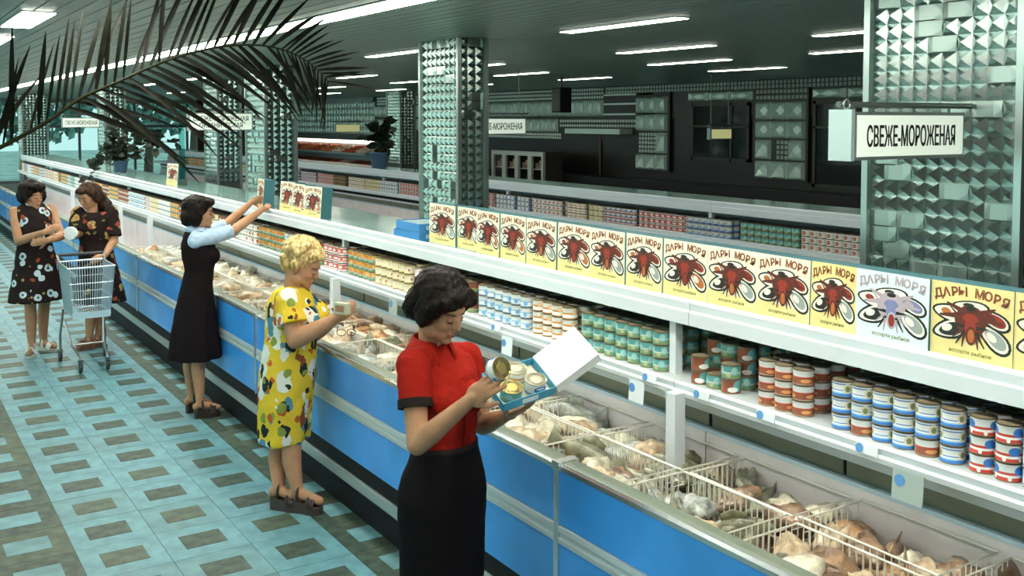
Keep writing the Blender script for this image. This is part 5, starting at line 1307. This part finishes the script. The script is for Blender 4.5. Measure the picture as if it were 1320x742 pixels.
SR = sample(RP, 110); fr = obj('frond', MB().tube([q - PB for q in SR], [.013 - .010*k/109 for k in range(110)], 8), m_palmr, t, True)
RL = random.Random(11); view = Vector((_s, _c, 0))
def img(px, py): return (_R*px - UP*py)
nl = 0
for k in range(16, 109):
    p = SR[k]; tg = (SR[min(109, k+1)] - SR[k-1]).normalized(); f = (k - 16)/93
    perp = (UP - tg*tg.dot(UP)).normalized() if abs(tg.z) < .9 else _R
    perp = tg.cross(view).normalized(); perp = perp if perp.dot(UP*.6 + _R*.2) > 0 else -perp
    if f > .93: perp = perp
    LL = (.22 + .30*math.sin(PI*min(1, .15 + f*.95))**.8)
    for sgn in (1, -1):
        if sgn == 1 and k % 2 and f < .85: continue
        if sgn == -1 and ((k + 1) % 2 or (f < .34 and k % 8) or RL.random() < .12) and f < .85: continue
        if sgn == 1 and f < .3 and RL.random() < .35: continue
        a = math.radians((54 if sgn > 0 else 46) + RL.uniform(-9, 9)); d = tg*math.cos(a) + perp*sgn*math.sin(a) + view*RL.uniform(-.25, .3)
        vs, fs = leaflet(p, d, LL*RL.uniform(.8, 1.1), .0115*RL.uniform(.7, 1.25)*(1 if f < .85 else .6), (.06 if sgn > 0 else .22)*RL.uniform(.6, 1.4), -view + UP*.3)
        b = MB().add([v - PB for v in vs], fs); obj('leaflet', b, m_palm, fr, True); nl += 1
for (dx, dy, hh) in ((-1.0, .1, .7), (-.8, -.7, .6), (-.4, -1.1, .8)):
    P0 = Vector((.02, 0, 1.6)); Q = [P0 + Vector((dx*s*.9, dy*s*.9, hh*math.sin(s*2.2))) for s in (0, .25, .5, .75, 1)]; S2 = sample(Q, 30)
    f2 = obj('frond', MB().tube(S2, [.012 - .009*k/29 for k in range(30)], 6), m_palmr, t, True); b = MB()
    for k in range(6, 30):
        tg = (S2[min(29, k+1)] - S2[k-1]).normalized(); sd = tg.cross(UP).normalized()
        for sg in (-1, 1):
            vs, fs = leaflet(S2[k], tg*.6 + sd*sg*.8, .34, .014, .25, UP); b.add(vs, fs)
    obj('leaflets', b, m_palm, f2, True, kind='stuff')

# ================================================================ plants on the shelves
m_ivy = mat('houseplant_leaf', (.028, .042, .026), .4, var=(10, .5)); m_stem = mat('houseplant_stem', (.05, .06, .03), .6); m_potb = mat('pot_blue_grey', (.07, .14, .24), .45)
lv = MB(); lv.add([(0,0,0),(.03,.035,.008),(.075,.04,.0),(.12,0,-.012),(.075,-.04,.0),(.03,-.035,.008),(.06,0,.006)], [(0,6,1),(1,6,2),(2,6,3),(3,6,4),(4,6,5),(5,6,0)])
lv.add([(q[0], q[1], q[2]-.002) for q in lv.v[:7]], [(0,1,6),(1,2,6),(2,3,6),(3,4,6),(4,5,6),(5,0,6)])
leaf_me = lv.mesh('leaf', m_ivy)
def houseplant(base, potr, poth, tips, label, seed, D, lsz=1.0, per=7):
    t = thing('potted_plant', label, 'plant', tuple(base), 'potted plants on the shelves'); r = random.Random(seed)
    obj('pot', MB().lathe([(potr*.72, 0), (potr*.78, .01), (potr, poth*.9), (potr*1.06, poth*.92), (potr*1.06, poth), (potr*.9, poth), (.01, poth*.9)], n=20), m_potb, t, True)
    for (px, py, dd) in tips:
        e = at(px, py, D + dd) - Vector(base); s0 = Vector((r.uniform(-.03, .03), r.uniform(-.03, .03), poth*.9)); mid = s0.lerp(e, .5) + UP*(.10 + .1*r.random())
        S = sample([s0, mid, e], per*2); obj('stem', MB().tube(S, .005, 5), m_stem, t)
        for k in range(2, per*2):
            if r.random() < .15: continue
            tg = (S[min(len(S)-1, k+1)] - S[k-1]).normalized(); sd = Vector((r.gauss(0, 1), r.gauss(0, 1), r.gauss(0, .6))); d = (tg*.5 + sd.normalized()).normalized()
            o = link('leaf', leaf_me, t, S[k]); o.rotation_euler = d.to_track_quat('X', 'Z').to_euler(); o.rotation_euler.x += r.uniform(-1, 1); sc = lsz*r.uniform(.7, 1.15); o.scale = (sc, sc, sc)
pb = Vector((3.27, 16.1, 1.449)); zc = (pb - Vector((0, 0, EYE))).dot(_F)
houseplant(pb, .11, .17, [(114,228,-.25),(119,206,-.1),(130,193,0),(137,176,.1),(149,170,0),(172,166,0),(179,172,.1),(197,173,0),(202,192,-.05),(229,184,.1),(190,207,.1),(144,205,-.2),(160,185,-.1)], 'large trailing dark-leaved plant in a blue-grey pot on the far top shelf', 4, zc, 1.45, 8)
p2 = onX(489, 211, 7.1); pb2 = Vector((7.1, p2.y, 1.449)); zc2 = (pb2 - Vector((0, 0, EYE))).dot(_F)
houseplant(pb2, .16, .26, [(478,160,0),(486,152,0),(497,158,.1),(503,172,0),(474,182,0),(500,190,-.1),(488,172,0)], 'dark bushy plant in a blue pot on the second shelf row beside the distant column', 6, zc2, 1.8, 7)
p3 = onX(262, 175, 3.3)
